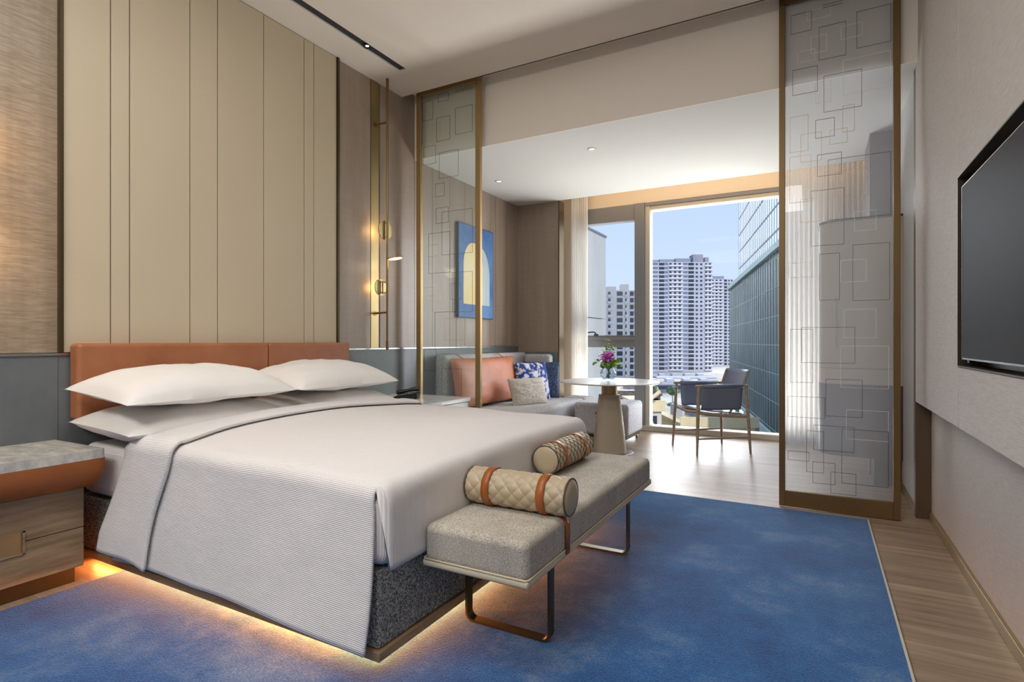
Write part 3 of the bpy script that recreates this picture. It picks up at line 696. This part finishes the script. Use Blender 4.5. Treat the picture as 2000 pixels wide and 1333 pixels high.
def frames(parent, cx, y, rects, th, m, name, lim):
    for (lx, ty, by, rx) in rects:
        bm = B()
        xa, zt = onY(lx, ty, y); _, zb = onY(lx, by, y); xb, _ = onY(rx, ty, y); xa -= cx; xb -= cx
        xa = max(lim[0], xa); xb = min(lim[1], xb); zt = min(lim[3], zt); zb = max(lim[2], zb)
        for d in ((xa, xb, zt-th, zt), (xa, xb, zb, zb+th), (xa, xa+th, zb, zt), (xb-th, xb, zb, zt)):
            if d[1] > d[0] and d[3] > d[2]: box(bm, d[0], d[1], -.0075, -.0052, d[2], d[3])
        obj(name, bm, m, parent)
def cv_(lst, s, ox, oy): return [(ox+a/s, oy+b/s, oy+c/s, ox+d/s) for a, b, c, d in lst]
R6 = lambda l: cv_(l, 3.92, 1500, 0); R7 = lambda l: cv_(l, 3.703, 1500, 320); R8 = lambda l: cv_(l, 3.603, 1500, 660)
_keep = M['bronzelight']; M['bronzelight'] = mat('dark_bronze_frame', lin(122, 98, 64), .4, .6, bump=((60, 60, 3), .03, .001, 2))
sr = screen('sliding_screen', 'tall bronze framed sliding glass screen near the television wall', -.233, .466, 4.305, ZC+.06, .038, .115, M['screenglass2'])
cx = (.466-.233)/2; lim = (-.30, .30, .13, 3.40)
frames(sr, cx, 4.305, R6([(175, 70, 270, 335), (418, -40, 45, 575), (678, 95, 375, 942), (390, 213, 467, 597), (187, 543, 738, 380), (426, 587, 865, 718), (363, 925, 1065, 510)]) +
    [(1596, 303.6, 346, 1643.6), (1617, 313, 431, 1740), (1565, 640, 708.6, 1670)] + R7([(310, 200, 600, 550), (612, 588, 993, 880), (370, 655, 990, 518)]) +
    R8([(157, -60, 313, 318), (405, 290, 550, 665), (140, 410, 555, 400), (270, 652, 942, 392), (320, 612, 787, 607), (140, 793, 857, 290), (315, 870, 1020, 473), (440, 942, 1098, 620), (517, 640, 1022, 848)]), .0022, M['etch_dark'], 'dark_outline', lim)
frames(sr, cx, 4.305, R6([(168, 905, 1175, 308), (250, 1035, 1250, 410), (472, 1000, 1112, 607), (570, 815, 1018, 662), (165, 1210, 1560, 330)]) + R7([(492, 60, 252, 722), (235, 260, 430, 370), (150, 722, 827, 320)]), .0020, M['etch_gold'], 'gold_outline', lim)
frames(sr, cx, 4.305, R6([(300, 45, 165, 480), (330, 290, 417, 450), (230, 403, 490, 360), (557, 207, 310, 722), (575, 465, 733, 940), (362, 640, 800, 482)]) + R7([(525, 700, 860, 712), (550, 1055, 1260, 782), (625, 350, 490, 782)]) + R8([(510, 57, 350, 850), (550, 505, 712, 848)]), .0020, M['etch_white'], 'white_outline', lim)
M['bronzelight'] = _keep
sl_ = screen('sliding_screen', 'narrow bronze framed sliding glass screen between the bed and the sofa', -3.365, -2.645, 4.245, ZC+.06, .052, .09, M['screenglass'])
cx = -3.005; lim = (-.31, .31, .10, 3.46)
L1 = lambda l: cv_(l, 5.33, 820, 150); L2 = lambda l: cv_(l, 3.33, 820, 400)
frames(sl_, cx, 4.245, L1([(30, 275, 472, 140), (195, 145, 270, 302), (375, 100, 163, 550), (372, 333, 607, 552), (178, 435, 680, 318), (40, 738, 925, 170), (205, 795, 1065, 405), (165, 1120, 1257, 262)]) +
    L2([(108, 25, 125, 188), (60, 190, 450, 200), (215, 442, 700, 345), (145, 1065, 1230, 275), (30, 940, 1080, 110), (205, 515, 618, 270), (145, 50, 330, 345), (100, 700, 940, 240)]), .0022, M['etch_dark'], 'dark_outline', lim)
frames(sl_, cx, 4.245, L2([(52, 265, 340, 120), (25, 540, 598, 97), (165, 740, 880, 305)]) + L1([(130, 500, 700, 215)]), .0020, M['etch_gold'], 'gold_outline', lim)
# ================================================================== TELEVISION
tv = thing('television', 'large flat black television hung in the dark wall recess', 'television', (.568, 2.452, 1.453))
bx('screen_panel', (-.004, .0, -.667, .667, -.377, .377), M['screen'], tv)
bm = B()
for d in ((-.006, .03, -.671, .671, .377, .380), (-.006, .03, -.671, .671, -.384, -.377), (-.006, .03, .667, .671, -.384, .380), (-.006, .03, -.671, -.667, -.384, .380)): box(bm, *d)
obj('bezel', bm, M['steel'], tv)
bx('back_housing', (.001, .038, -.62, .62, -.34, .34), M['black'], tv, r=.006)
bx('receiver', (.0, .02, .56, .60, -.398, -.384), M['black'], tv, r=.002)
# ================================================================== SOFA
sf = thing('sofa', 'grey tweed corner sofa against the wall in the window bay', 'sofa', (0, 0, 0))
bx('base', (-3.45, -2.58, 4.70, 6.43, .07, .24), M['sofa'], sf, r=.015)
bx('seat_cushion', (-3.40, -2.50, 4.66, 6.44, .241, .445), M['sofa'], sf, r=.05, seg=6, smooth=60)
bx('seat_cushion', (-2.83, -2.50, 6.455, 6.80, .241, .445), M['sofa'], sf, r=.05, seg=6, smooth=60)
bx('backrest', (-3.455, -3.30, 4.62, 6.44, .42, 1.005), M['sofa'], sf, r=.05, seg=6, smooth=60)
bx('backrest', (-3.29, -2.93, 6.30, 6.445, .42, .985), M['sofa'], sf, r=.045, seg=6, smooth=60)
for x, y in ((-3.38, 4.8), (-2.66, 4.8), (-2.66, 6.35), (-3.38, 6.35)):
    bm = B(); tube(bm, [(x, y, 0), (x, y, .071)], .018, 12); obj('leg', bm, M['bronze'], sf)
ot = thing('ottoman', 'square grey tweed ottoman behind the round table', 'ottoman', (-2.135, 6.26, 0))
bx('cushion', (-.32, .32, -.31, .29, .09, .450), M['sofa'], ot, r=.045, seg=6, smooth=60)
bx('plinth', (-.29, .29, -.28, .26, .055, .089), M['bronze'], ot)
for x, y in ((-.26, -.25), (.26, -.25), (-.26, .23), (.26, .23)): bm = B(); tube(bm, [(x, y, 0), (x, y, .056)], .014, 12); obj('foot', bm, M['steel'], ot)
bx('pull_tab', (-.06, .02, -.316, -.309, .325, .350), M['orange2'], ot, r=.002)
def softblock(name, lab, loc, rot, w, h, d, m, cat, group=None):
    return pillow(name, lab, loc, rot, w, h, d, d, m, group, cat, pinch=.03, ex=4.5, wr=.003)
oc = softblock('back_cushion', 'wide coral orange leather cushion leaning on the sofa back', (-3.200, 5.27, .715), (math.radians(80), 0, math.radians(90)), 1.32, .52, .09, M['coral'], 'cushion')
for y in (4.83, 5.66):
    bm = B()
    P_ = [(-3.30+.075, y, .965), (-3.285, y-.01, 1.000), (-3.33, y-.03, 1.016), (-3.44, y-.06, 1.014)]
    grid(bm, 4, 2, lambda u, v: Vector(P_[round(u*3)]) + Vector((0, (v-.5)*.022, 0)))
    o = obj('strap', bm, M['orange2'], solid=.004); o.parent = oc; bpy.context.view_layer.update(); o.matrix_parent_inverse = oc.matrix_basis.inverted()
GC = None
pillow('throw_cushion', 'square blue and white tie-dye cushion on the sofa', (-2.99, 5.96, .67), (math.radians(76), 0, math.radians(62)), .46, .46, .075, .075, M['tiedye'], None, 'cushion')
pillow('throw_cushion', 'dark navy speckled cushion in the corner of the sofa', (-3.00, 6.22, .672), (math.radians(80), 0, math.radians(22)), .45, .45, .07, .07, M['navy'], None, 'cushion')
pillow('throw_cushion', 'small rectangular grey linen cushion at the front of the sofa', (-2.84, 5.55, .585), (math.radians(68), 0, math.radians(66)), .50, .32, .07, .07, M['linen'], None, 'cushion')
# ================================================================== ARTWORK
art = thing('artwork', 'blue framed picture of a cream arch on the wall above the sofa', 'picture', (XW+.014, 5.415, 1.935))
M['artblue'] = mat('art_blue_ground', lin(62, 112, 176), .6, var=[((3, 3, 3), 5, lin(48, 98, 164), lin(92, 138, 192), .3, .7)])
M['artcream'] = mat('art_cream_arch', lin(238, 216, 150), .6, var=[((3, 3, 3), 4, lin(244, 214, 138), lin(240, 230, 196), .3, .7)])
M['artgrey'] = mat('art_grey_arch', lin(180, 196, 202), .6)
bx('frame', (0, .032, -.372, .372, -.525, .525), mat('art_navy_edge', lin(36, 62, 100), .5), art, r=.002)
bx('canvas', (.0322, .034, -.362, .362, -.515, .515), M['artblue'], art)
def arch(w, y0, z0, z1, x, m, name):
    bm = B(); R = w/2; pts = [(y0-R, z0)] + [(y0-R*math.cos(a), z1-R*1.35+R*1.35*math.sin(a)) for a in [PI*k/30 for k in range(31)]] + [(y0+R, z0)]
    a_ = [bm.verts.new((x, p, q)) for p, q in pts]; b_ = [bm.verts.new((x+.0012, p, q)) for p, q in pts]
    bm.faces.new(a_); bm.faces.new(b_)
    for i in range(len(pts)): j = (i+1) % len(pts); bm.faces.new((a_[i], a_[j], b_[j], b_[i]))
    return obj(name, bm, m, art)
arch(.56, .0, -.37, .33, .0342, M['artgrey'], 'grey_arch'); arch(.40, -.08, -.37, .33, .0356, M['artcream'], 'cream_arch')
bm = B()
for k in range(9):
    r = .05+k*.022
    tube(bm, [(.0352, .08+r*math.cos(a)*.8, .02+r*1.2*math.sin(a)) for a in [PI/2*i/10 for i in range(11)]] + [(.0352, .08+r*.8*math.cos(0)*1, .02)], .0012, 4)
obj('arch_lines', bm, M['etch_white'], art)
# ================================================================== ROUND TABLE
tb = thing('round_table', 'round marble topped table on a tapered taupe pedestal by the window', 'table', (-1.880, 5.515, 0))
bm = B(); lathe(bm, [(.001, .738), (.495, .738), (.508, .734), (.512, .728), (.500, .722), (.30, .716), (.001, .714)], n=80, cap=False); obj('tabletop', bm, M['tablemarble'], tb, smooth=40)
bm = B(); lathe(bm, [(.080, .600), (.080, .7165)], n=40); obj('collar', bm, M['brass'], tb, smooth=40)
bm = B(); rows = []
for k in range(13):
    q = k/12; z = .016 + (.60-.016)*q; hx = .170 - .066*q; n_ = 48; r = []
    for i in range(n_):
        a = i*2*PI/n_; c_, s_ = math.cos(a), math.sin(a); p = 3.2
        rr = hx/((abs(c_)**p+abs(s_)**p)**(1/p)); r.append(bm.verts.new((rr*c_, rr*s_, z)))
    rows.append(r)
for i in range(12):
    for k in range(48): bm.faces.new((rows[i][k], rows[i][(k+1) % 48], rows[i+1][(k+1) % 48], rows[i+1][k])).smooth = True
bm.faces.new(rows[0]); bm.faces.new(rows[-1]); pd = obj('pedestal', bm, M['tableleather'], tb, smooth=50); pd.rotation_euler = (0, 0, YAW)
bm = B(); lathe(bm, [(.245, 0), (.245, .010), (.238, .0155)], n=64); obj('foot_plate', bm, M['steel'], tb, smooth=40)
# vase and flowers
vz = thing('flower_vase', 'round clear glass vase of purple and green flowers on the marble table', 'vase', (-1.885, 5.50, .738)); vz.scale = (1.3, 1.3, 1.22)
bm = B(); lathe(bm, [(.001, .002), (.030, .001), (.045, .010), (.062, .035), (.068, .062), (.062, .092), (.045, .115), (.040, .122), (.037, .121), (.043, .112), (.058, .090), (.063, .062), (.057, .038), (.040, .016), (.001, .012)], n=48, cap=False); obj('glass_bowl', bm, M['vaseglass'], vz)
bm = B(); lathe(bm, [(.001, .014), (.040, .017), (.056, .038), (.062, .062), (.060, .075), (.001, .075)], n=40, cap=False); obj('water', bm, glass('water', (.93, .97, 1, 1), gl=.4), vz)
bm = B(); heads = []
for i in range(11):
    a = random.uniform(0, 2*PI); r = random.uniform(.02, .085); h = random.uniform(.14, .22)
    tube(bm, [(-r*.3*math.cos(a), -r*.3*math.sin(a), .02), (0.15*r*math.cos(a), .15*r*math.sin(a), .10), (r*math.cos(a), r*math.sin(a), h)], .002, 5); heads.append((r*math.cos(a), r*math.sin(a), h))
tube(bm, [(0, 0, .03), (.0, .0, .15), (-.012, .0, .25), (-.02, 0, .33)], .002, 5); tube(bm, [(0, 0, .03), (.02, 0, .2), (.035, .0, .29)], .002, 5)
obj('stems', bm, M['stemg'], vz)
def leafs(n, c, spread, size, zr, flat=1):
    bm = B()
    for i in range(n):
        a = random.uniform(0, 2*PI); p = Vector(c) + Vector((random.gauss(0, spread), random.gauss(0, spread), random.uniform(*zr)))
        s_ = size*random.uniform(.7, 1.2); t = bmesh.new()
        grid(t, 5, 4, lambda u, v: Vector(((u-.5)*2*s_, (v-.5)*1.3*s_*math.sin(PI*(.08+.84*u)), .25*s_*math.sin(PI*u)+.2*s_*abs(v-.5))))
        mt = Matrix.Translation(p) @ Matrix.Rotation(a, 4, 'Z') @ Matrix.Rotation(random.uniform(-.9, .9), 4, 'Y') @ Matrix.Rotation(random.uniform(-.6, .6), 4, 'X'); merge(bm, t, mt)
    return bm
obj('leaves', leafs(80, (0, 0, 0), .045, .024, (.115, .185)), M['leaf'], vz, solid=.001)
obj('sprig', leafs(26, (-.012, 0, 0), .02, .014, (.24, .35)), M['leaf'], vz, solid=.001); obj('sprig', leafs(14, (.035, 0, 0), .012, .014, (.22, .30)), M['leaf'], vz, solid=.001)
obj('purple_bloom', leafs(110, (.0, -.02, 0), .024, .017, (.170, .235)), M['petal'], vz, solid=.001)
# ================================================================== ARMCHAIR
ch = thing('armchair', 'slate blue leather sling armchair with pale wooden legs facing the table', 'chair', (-.998, 6.198, 0), math.atan2(-.798, .602))
HW, HD = .285, .290
def leg(sx, sy):
    bm = B(); tube(bm, [(sx*HW, sy*HD, 0), (sx*(HW-.012), sy*(HD-.012), .25), (sx*(HW-.022), sy*(HD-.022), .45), (sx*(HW-.032), sy*(HD-.032), .69)], [.011, .017, .019, .015], 12)
    return obj('leg', bm, M['ashwood'], ch, smooth=60)
for a in (-1, 1):
    for b in (-1, 1): leg(a, b)
for a in (-1, 1):
    bm = B(); tube(bm, [(a*(HW-.032), -HD+.0, .690), (a*(HW-.032), HD-.01, .688)], .0145, 12); obj('arm_pole', bm, M['ashwood'], ch, smooth=60)
    bm = B(); tube(bm, [(a*(HW-.02), -HD+.02, .425), (a*(HW-.03), -.1, .398), (a*(HW-.03), .1, .385), (a*(HW-.02), HD-.02, .375)], [.015, .018, .018, .014], 12); obj('side_rail', bm, M['ashwood'], ch, smooth=60)
    bm = B(); tube(bm, [(a*(HW-.006), -HD+.01, .16), (a*(HW-.008), 0, .165), (a*(HW-.006), HD-.01, .17)], [.008, .012, .008], 10); obj('stretcher', bm, M['ashwood'], ch, smooth=60)
    # leather side: hangs from the arm pole, sweeps inward to the seat rail
    bm = B()
    def side(u, v, a=a):
        x = a*((HW-.032) + .018*(1-v)**3*0 - .035*v**2); z = .706 - .262*v; return Vector((x, -.215+.435*u, z))
    grid(bm, 8, 12, side); obj('side_sling', bm, M['slate'], ch, solid=.005)
    bm = B()
    grid(bm, 3, 13, lambda u, v, a=a: Vector((a*(HW-.032)+.0185*math.cos(v*2*PI), -.215+.435*u, .690+.0185*math.sin(v*2*PI)))); obj('sling_sleeve', bm, M['slate'], ch, solid=.003)
    bm = B(); tube(bm, [(a*.205, .10, .40), (a*.205, .22, .60), (a*.205, .30, .835)], [.012, .014, .010], 10); obj('back_post', bm, M['ashwood'], ch, smooth=60)
for y, z in ((-HD+.03, .435), (HD-.03, .395)):
    bm = B(); tube(bm, [(-HW+.03, y, z-.005), (0, y, z-.025), (HW-.03, y, z-.005)], [.014, .018, .014], 12); obj('cross_rail', bm, M['ashwood'], ch, smooth=60)
bm = B(); grid(bm, 12, 14, lambda u, v: Vector(((u-.5)*.49, -.255+.47*v, .452 - .045*v - .030*math.sin(PI*u)*math.sin(PI*v) - .02*max(0, .12-v)))); obj('seat', bm, M['slate'], ch, solid=.008)
bm = B()
def backf(u, v):
    z = .44+.41*v; y = .150+.165*v + .03*math.sin(PI*u); return Vector(((u-.5)*.45, y, z))
grid(bm, 10, 12, backf); obj('backrest', bm, M['slate'], ch, solid=.010)
# ================================================================== SHEER CURTAINS
def curtain(name, lab, x0, x1, y, amp, waves, zt=3.20):
    bm = B()
    grid(bm, 12*waves+1, 14, lambda u, v: Vector((x0+(x1-x0)*u, y+amp*math.sin(u*waves*2*PI)*(.75+.25*math.sin(v*3+u*7)), .012+(zt-.012)*v)))
    c = obj(name, bm, M['sheer'], solid=.0012); tag(c, lab, 'curtain', None); return c
curtain('sheer_curtain', 'sheer white curtain gathered at the left edge of the window', -2.90, -2.66, 6.93, .028, 8)
curtain('sheer_curtain', 'sheer white curtain behind the rounded cabinet at the right edge of the window', -.33, .54, 6.93, .035, 18)
# ================================================================== ROUNDED CABINET IN THE BAY
def rcab(x0, x1, y0, y1, z0, z1, r, m=14):
    bm = B(); pts = [(x1, y0)] + [(x1, y1)] + [(x0, y1)] + [(x0+r-r*math.cos(a), y0+r-r*math.sin(a)) for a in [PI/2*k/m for k in range(m+1)]]
    lo = [bm.verts.new((x, y, z0)) for x, y in pts]; hi = [bm.verts.new((x, y, z1)) for x, y in pts]; bm.faces.new(lo); bm.faces.new(hi)
    for i in range(len(pts)): j = (i+1) % len(pts); bm.faces.new((lo[i], lo[j], hi[j], hi[i]))
    return bm
cb = thing('rounded_cabinet', 'wall hung cabinet with rounded corners behind the frosted sliding screen', 'cabinet', (0, 0, 0))
obj('upper_door', rcab(.015, .579, 5.20, 5.62, .932, 2.115, .16), M['cabtop'], cb, smooth=30)
obj('middle_band', rcab(.015, .579, 5.20, 5.62, .803, .928, .16), M['cabtop'], cb, smooth=30)
obj('lower_body', rcab(.012, .579, 5.197, 5.62, .225, .800, .16), M['cabdark'], cb, smooth=30)
obj('top_edge', rcab(.010, .579, 5.193, 5.625, 2.116, 2.132, .16), M['cabdark'], cb, smooth=30)
bm = B(); tube(bm, [(.13, 5.185, 1.10), (.13, 5.185, 1.50)], .006, 8); tube(bm, [(.13, 5.20, 1.14), (.13, 5.185, 1.14)], .004, 8); tube(bm, [(.13, 5.20, 1.46), (.13, 5.185, 1.46)], .004, 8); obj('handle', bm, M['steel'], cb, smooth=60)
bx('support', (.40, .5785, 5.28, 5.60, .0, .2245), M['cabdark'], cb)
sbx('wall_column', (.395, .58, 5.66, 6.20, 0, ZB), M['purplegrey'])

# ================================================================== OUTSIDE
GZ = -21.0
def ext(name, col, rough=.8, **k): return mat(name, col, rough, **k)
M['xwhite'] = ext('pale_tower_render', lin(206, 206, 214), var=[((.05, .05, .05), 3, lin(160, 163, 178), lin(180, 182, 194), .3, .7)])
M['xgrey'] = ext('grey_tower_render', lin(132, 135, 150))
M['xslab'] = ext('balcony_slab', lin(205, 206, 214))
M['xbeige'] = ext('beige_tower_render', lin(214, 208, 200))
M['xdark'] = ext('dark_tower_window', lin(44, 50, 66), .2)
M['xmid'] = ext('grey_blue_window_glass', lin(104, 112, 132), .25)  # one even grey-blue glass tone
M['xconc'] = ext('pale_concrete_panel', lin(196, 196, 190), var=[((.4, .4, .15), 5, lin(186, 186, 180), lin(204, 203, 197), .3, .7)])
M['xteal'] = mat('dark_teal_glass', lin(34, 66, 72), .5, .0, .2, var=[((.10, .10, .10), 4, lin(16, 36, 42), lin(62, 94, 98), .42, .8)])
M['xfin'] = mat('teal_metal_fin', lin(140, 172, 168), .6, .0)
M['xskypaint'] = mat('painted_sky_reflection', lin(240, 246, 252), .5, .0)  # bright sky reflection put into the pale base colour, surface is matt
M['xground'] = ext('street_ground', lin(150, 146, 138), var=[((.02, .02, .02), 6, lin(120, 118, 112), lin(176, 170, 158), .35, .65)])
M['xroof'] = ext('sandy_roof', lin(226, 206, 162), var=[((.15, .15, .15), 5, lin(206, 186, 142), lin(238, 222, 184), .35, .65)])
M['xroofred'] = ext('terracotta_roof', lin(190, 160, 140), var=[((.6, .6, .6), 5, lin(150, 120, 105), lin(222, 200, 180), .35, .65)])
M['xtree'] = ext('tree_foliage', lin(70, 104, 66), var=[((.5, .5, .5), 5, lin(44, 76, 44), lin(110, 140, 92), .35, .65)])
struct('ground_outside', box(B(), -900, 900, 12, 1500, GZ-1, GZ), M['xground'])
def polar(px, d):     # bearing of a photo column at forward distance d
    l = (px-CXp)/FF*d; return Vector((-SS*d+CC*l, CC*d+SS*l, 0))
def zof(py, d): return 1.15 + (CYp-py)/FF*d
def building(name, lab, pxl, pxr, d, ytop, depth, fh, cols, wallm, zb=GZ, roof=(), group=None, dr=None):
    """a block whose front runs between two bearings; cols = (a, b, kind) fractions of the front"""
    A = polar(pxl, d); Bp = polar(pxr, dr or d); W_ = (Bp-A).length; ang = math.atan2((Bp-A).y, (Bp-A).x); H_ = zof(ytop, d)-zb
    t = thing(name, lab, 'building', (A.x, A.y, zb), ang, group)
    bx('wall', (0, W_, 0, depth, 0, H_), wallm, t)
    nf = int(H_/fh); wins = []; slabs = B(); pale = B()
    for f in range(nf):
        z = H_ - (f+1)*fh + .2
        if z < 0: continue
        for a, b, k in cols:
            x0, x1 = a*W_, b*W_
            if k == 'dark': wins.append((x0, x1, z+.15, z+fh*.72)); box(slabs, x0-.1, x1+.1, -.5, 0, z-.35, z+.15)
            elif k == 'balc':
                n_ = max(1, round((x1-x0)/3.2)); w = (x1-x0)/n_
                for i in range(n_): wins.append((x0+i*w+w*.12, x0+i*w+w*.62, z+.7, z+fh*.68))
                box(slabs, x0, x1, -1.1, 0, z-.35, z+.62)
            elif k == 'band': box(pale, x0, x1, -.12, 0, z+fh*.22, z+fh*.74); 
            elif k == 'small':
                n_ = max(1, round((x1-x0)/2.6)); w = (x1-x0)/n_
                for i in range(n_): wins.append((x0+i*w+w*.25, x0+i*w+w*.75, z+.5, z+fh*.62))
    obj('balcony_slabs', slabs, M['xslab'], t)['kind'] = 'stuff'
    if len(pale.faces): obj('glazed_bands', pale, M['xmid'], t)['kind'] = 'stuff'
    else: pale.free()
    proto = {}
    wins.sort(key=lambda w: -(w[1]-w[0])*(w[3]-w[2]))
    for w in wins[:100]:
        k = (round(w[1]-w[0], 2), round(w[3]-w[2], 2))
        if k not in proto:
            o = bx('window', (0, w[1]-w[0], -.06, -.01, 0, w[3]-w[2]), M['xdark'], t); proto[k] = o
        else: o = proto[k].copy(); COL.objects.link(o); o.parent = t
        o.location = (w[0], 0, w[2])
    if len(wins) > 100:
        bm = B()
        for w in wins[100:]: box(bm, w[0], w[1], -.06, -.01, w[2], w[3])
        obj('window', bm, M['xdark'], t)['kind'] = 'stuff'
    for (a, b, h, y1) in roof: bx('roof_block', (a*W_, b*W_, .5, y1, H_, H_+h), M['xgrey'] if wallm is M['xwhite'] else wallm, t)
    return t
building('apartment_tower', 'tall pale grey apartment tower with many balconies, in the wide window', 1268, 1391, 400, 512, 22, 3.0,
    [(0, .14, 'band'), (.155, .24, 'dark'), (.245, .30, 'band'), (.31, .53, 'balc'), (.54, .61, 'band'), (.62, .71, 'dark'), (.72, .86, 'small'), (.88, 1, 'balc')], M['xwhite'], roof=((.02, .15, 1.5, 8), (.17, .40, 2.0, 8), (.42, .66, 2.6, 8), (.70, .86, 5.5, 9), (.89, .95, 3.5, 8)))
building('apartment_tower', 'narrow far white apartment tower right of the tall grey one', 1388, 1432, 500, 545, 22, 3.0, [(.02, .55, 'balc'), (.60, .72, 'dark'), (.75, 1, 'small')], M['xwhite'], roof=((.1, .6, 2.5, 8),))
building('apartment_tower', 'beige apartment tower seen through the narrow opening window', 1172, 1243, 240, 567, 16, 2.87,
    [(0.0, .06, 'dark'), (.20, .34, 'balc'), (.46, .62, 'dark'), (.68, .76, 'balc'), (.82, .92, 'dark'), (.94, 1, 'band')], M['xbeige'], roof=((.2, .45, 1.6, 6), (.60, .80, 2.6, 6)))
# blank concrete wall next to the hotel
cw = thing('concrete_building', 'blank pale concrete building at the left edge of the window', 'building', (-9.95, 18, GZ), 0)
for k in range(5):
    z1 = 6.70 - GZ - k*4.4
    bx('wall_panel', (-9, 0, 0, 10.6, max(0, z1-4.36), z1), M['xconc'], cw)
bx('parapet', (-9.05, .05, -.05, 10.65, 6.70-GZ, 6.80-GZ), M['xgrey'], cw)
# teal curtain wall block with vertical fins: front recedes along a bearing with vanishing column 1305
def vpdir(px): a = math.atan((px-CXp)/FF); return Vector((-SS+CC*math.tan(a), CC+SS*math.tan(a), 0)).normalized()
pA = polar(1425, 121); dd = vpdir(1305); ang = math.atan2(-dd.y, -dd.x)
tl = thing('teal_office_building', 'dark teal glass office block with vertical fins and a slanting roofline', 'building', (pA.x, pA.y, 0), ang)
LEN = 85
bx('curtain_wall', (0, LEN, 0, 20, -10.6, 12.2), M['xteal'], tl)
bx('roof_edge', (-.3, LEN, -.5, 20, 12.2, 13.0), M['xfin'], tl); bx('bottom_edge', (-.3, LEN, -.4, 20, -11.0, -10.6), M['xfin'], tl)
bm = B()
for k in range(43): box(bm, k*2.0, k*2.0+.15, -.05, 0, -10.6, 12.2)
obj('fins', bm, M['xfin'], tl)['kind'] = 'stuff'
bm = B()
for k in range(7): box(bm, 0, LEN, -.05, 0, -10.2+k*3.6, -10.13+k*3.6)
obj('floor_lines', bm, M['xfin'], tl)['kind'] = 'stuff'
bx('podium', (2, LEN, 3, 20, GZ, -11.0), M['xdark'], tl)
for k in range(6): bx('column', (6+k*13, 6.7+k*13, .5, 1.2, GZ, -11.0), M['xfin'], tl)
gt = thing('glass_skyscraper', 'glass skyscraper with bright sky reflection painted on, rising behind the teal block', 'building', (pA.x, pA.y, 0), ang)
bx('curtain_wall', (-1.0, LEN, 2.0, 30, 13.1, 110), M['xskypaint'], gt)
bm = B()
for k in range(42): box(bm, -1+k*2.0, -1+k*2.0+.20, 1.96, 2.0, 13.1, 110)
for k in range(27): box(bm, -1, LEN, 1.96, 2.0, 13.1+k*3.6, 13.4+k*3.6)
obj('glazing_grid', bm, M['xgrey'], gt)['kind'] = 'stuff'
# podium and low buildings
def lowblock(name, lab, pxl, pxr, d, ytop, depth, m, trimm=None, bands=0, zb=GZ):
    A = polar(pxl, d); Bp = polar(pxr, d); W_ = (Bp-A).length; H_ = zof(ytop, d)-zb
    t = thing(name, lab, 'building', (A.x, A.y, zb), math.atan2((Bp-A).y, (Bp-A).x))
    bx('wall', (0, W_, 0, depth, 0, H_), m, t); bx('roof', (-.3, W_+.3, -.3, depth, H_, H_+.3), M['xgrey'] if trimm is M['xwhite'] or not trimm else trimm, t)
    bx('parapet', (-.3, W_+.3, -.4, -.3, H_-.2, H_+1.0), trimm or M['xslab'], t)
    for k in range(4): bx('roof_unit', (W_*(.12+.22*k), W_*(.12+.22*k)+min(4, W_*.1), depth*.35, depth*.5, H_+.3, H_+1.6), M['xwhite'], t)
    for k in range(bands): bx('window_band', (.5, W_-.5, -.08, -.01, H_-2.2-k*3, H_-.7-k*3), M['xdark'], t)
    return t
lowblock('podium_building', 'long white podium building at the foot of the tall tower', 1283, 1400, 330, 738, 30, M['xwhite'], bands=2)
lowblock('low_building', 'low white office block with dark window bands behind the flower vase', 1120, 1182, 175, 704, 24, M['xgrey'], M['xwhite'], 4)
lowblock('low_building', 'glass fronted low block beyond the armchair', 1262, 1420, 240, 751, 30, M['xmid'], M['xwhite'], 2)
rb = lowblock('sandy_roof_building', 'low flat roofed building in sandy stone below the window', 1332, 1475, 62, 832, 16, M['xroof'], M['xroof'])
rb2 = lowblock('market_hall', 'low hall with a pale terracotta roof behind the table', 1090, 1290, 125, 772, 34, M['xroofred'], M['xroofred'], 1)
rb3 = lowblock('stair_building', 'pale stone building with sloping stair parapets near the wide window mullion', 1262, 1292, 60, 800, 12, M['xbeige'], M['xroof'], 2)
for i, (a, b, c, d_) in enumerate(((1255, 760, 1292, 745), (1258, 790, 1290, 765), (1262, 800, 1285, 860))):
    pa = polar(a, 58); pb = polar(c, 58); bm = B(); tube(bm, [(pa.x, pa.y, zof(b, 58)), (pb.x, pb.y, zof(d_, 58))], .22, 6)
    o = obj('sloping_beam', bm, M['xroof']); o.parent = rb3; bpy.context.view_layer.update(); o.matrix_parent_inverse = rb3.matrix_basis.inverted()
pr = random.Random(3)
spots = [(polar(px, d), d) for d, p0, st in ((100, 1240, 66), (150, 1312, 46), (200, 1244, 34)) for px in range(p0, 1416, st)]
for i, (p, d) in enumerate(spots):
    bm = B(); s_ = pr.uniform(1.7, 2.2)
    t = bmesh.new(); bmesh.ops.create_icosphere(t, subdivisions=3, radius=s_)
    for v in t.verts: v.co *= 1 + .34*noise.noise(v.co*1.3 + Vector((i, 0, 0))); v.co.z *= .85
    tr = thing('street_tree', 'bushy green street tree in the road below the window', 'tree', (p.x+pr.uniform(-.4, .4), p.y, GZ), 0, 'street trees below the window')
    merge(bm, t, Matrix.Translation((0, 0, 4.2))); obj('crown', bm, M['xtree'], tr, smooth=180)
    bm = B(); tube(bm, [(0, 0, 0), (0, 0, 3)], .18, 6); obj('trunk', bm, M['ashwood'], tr)
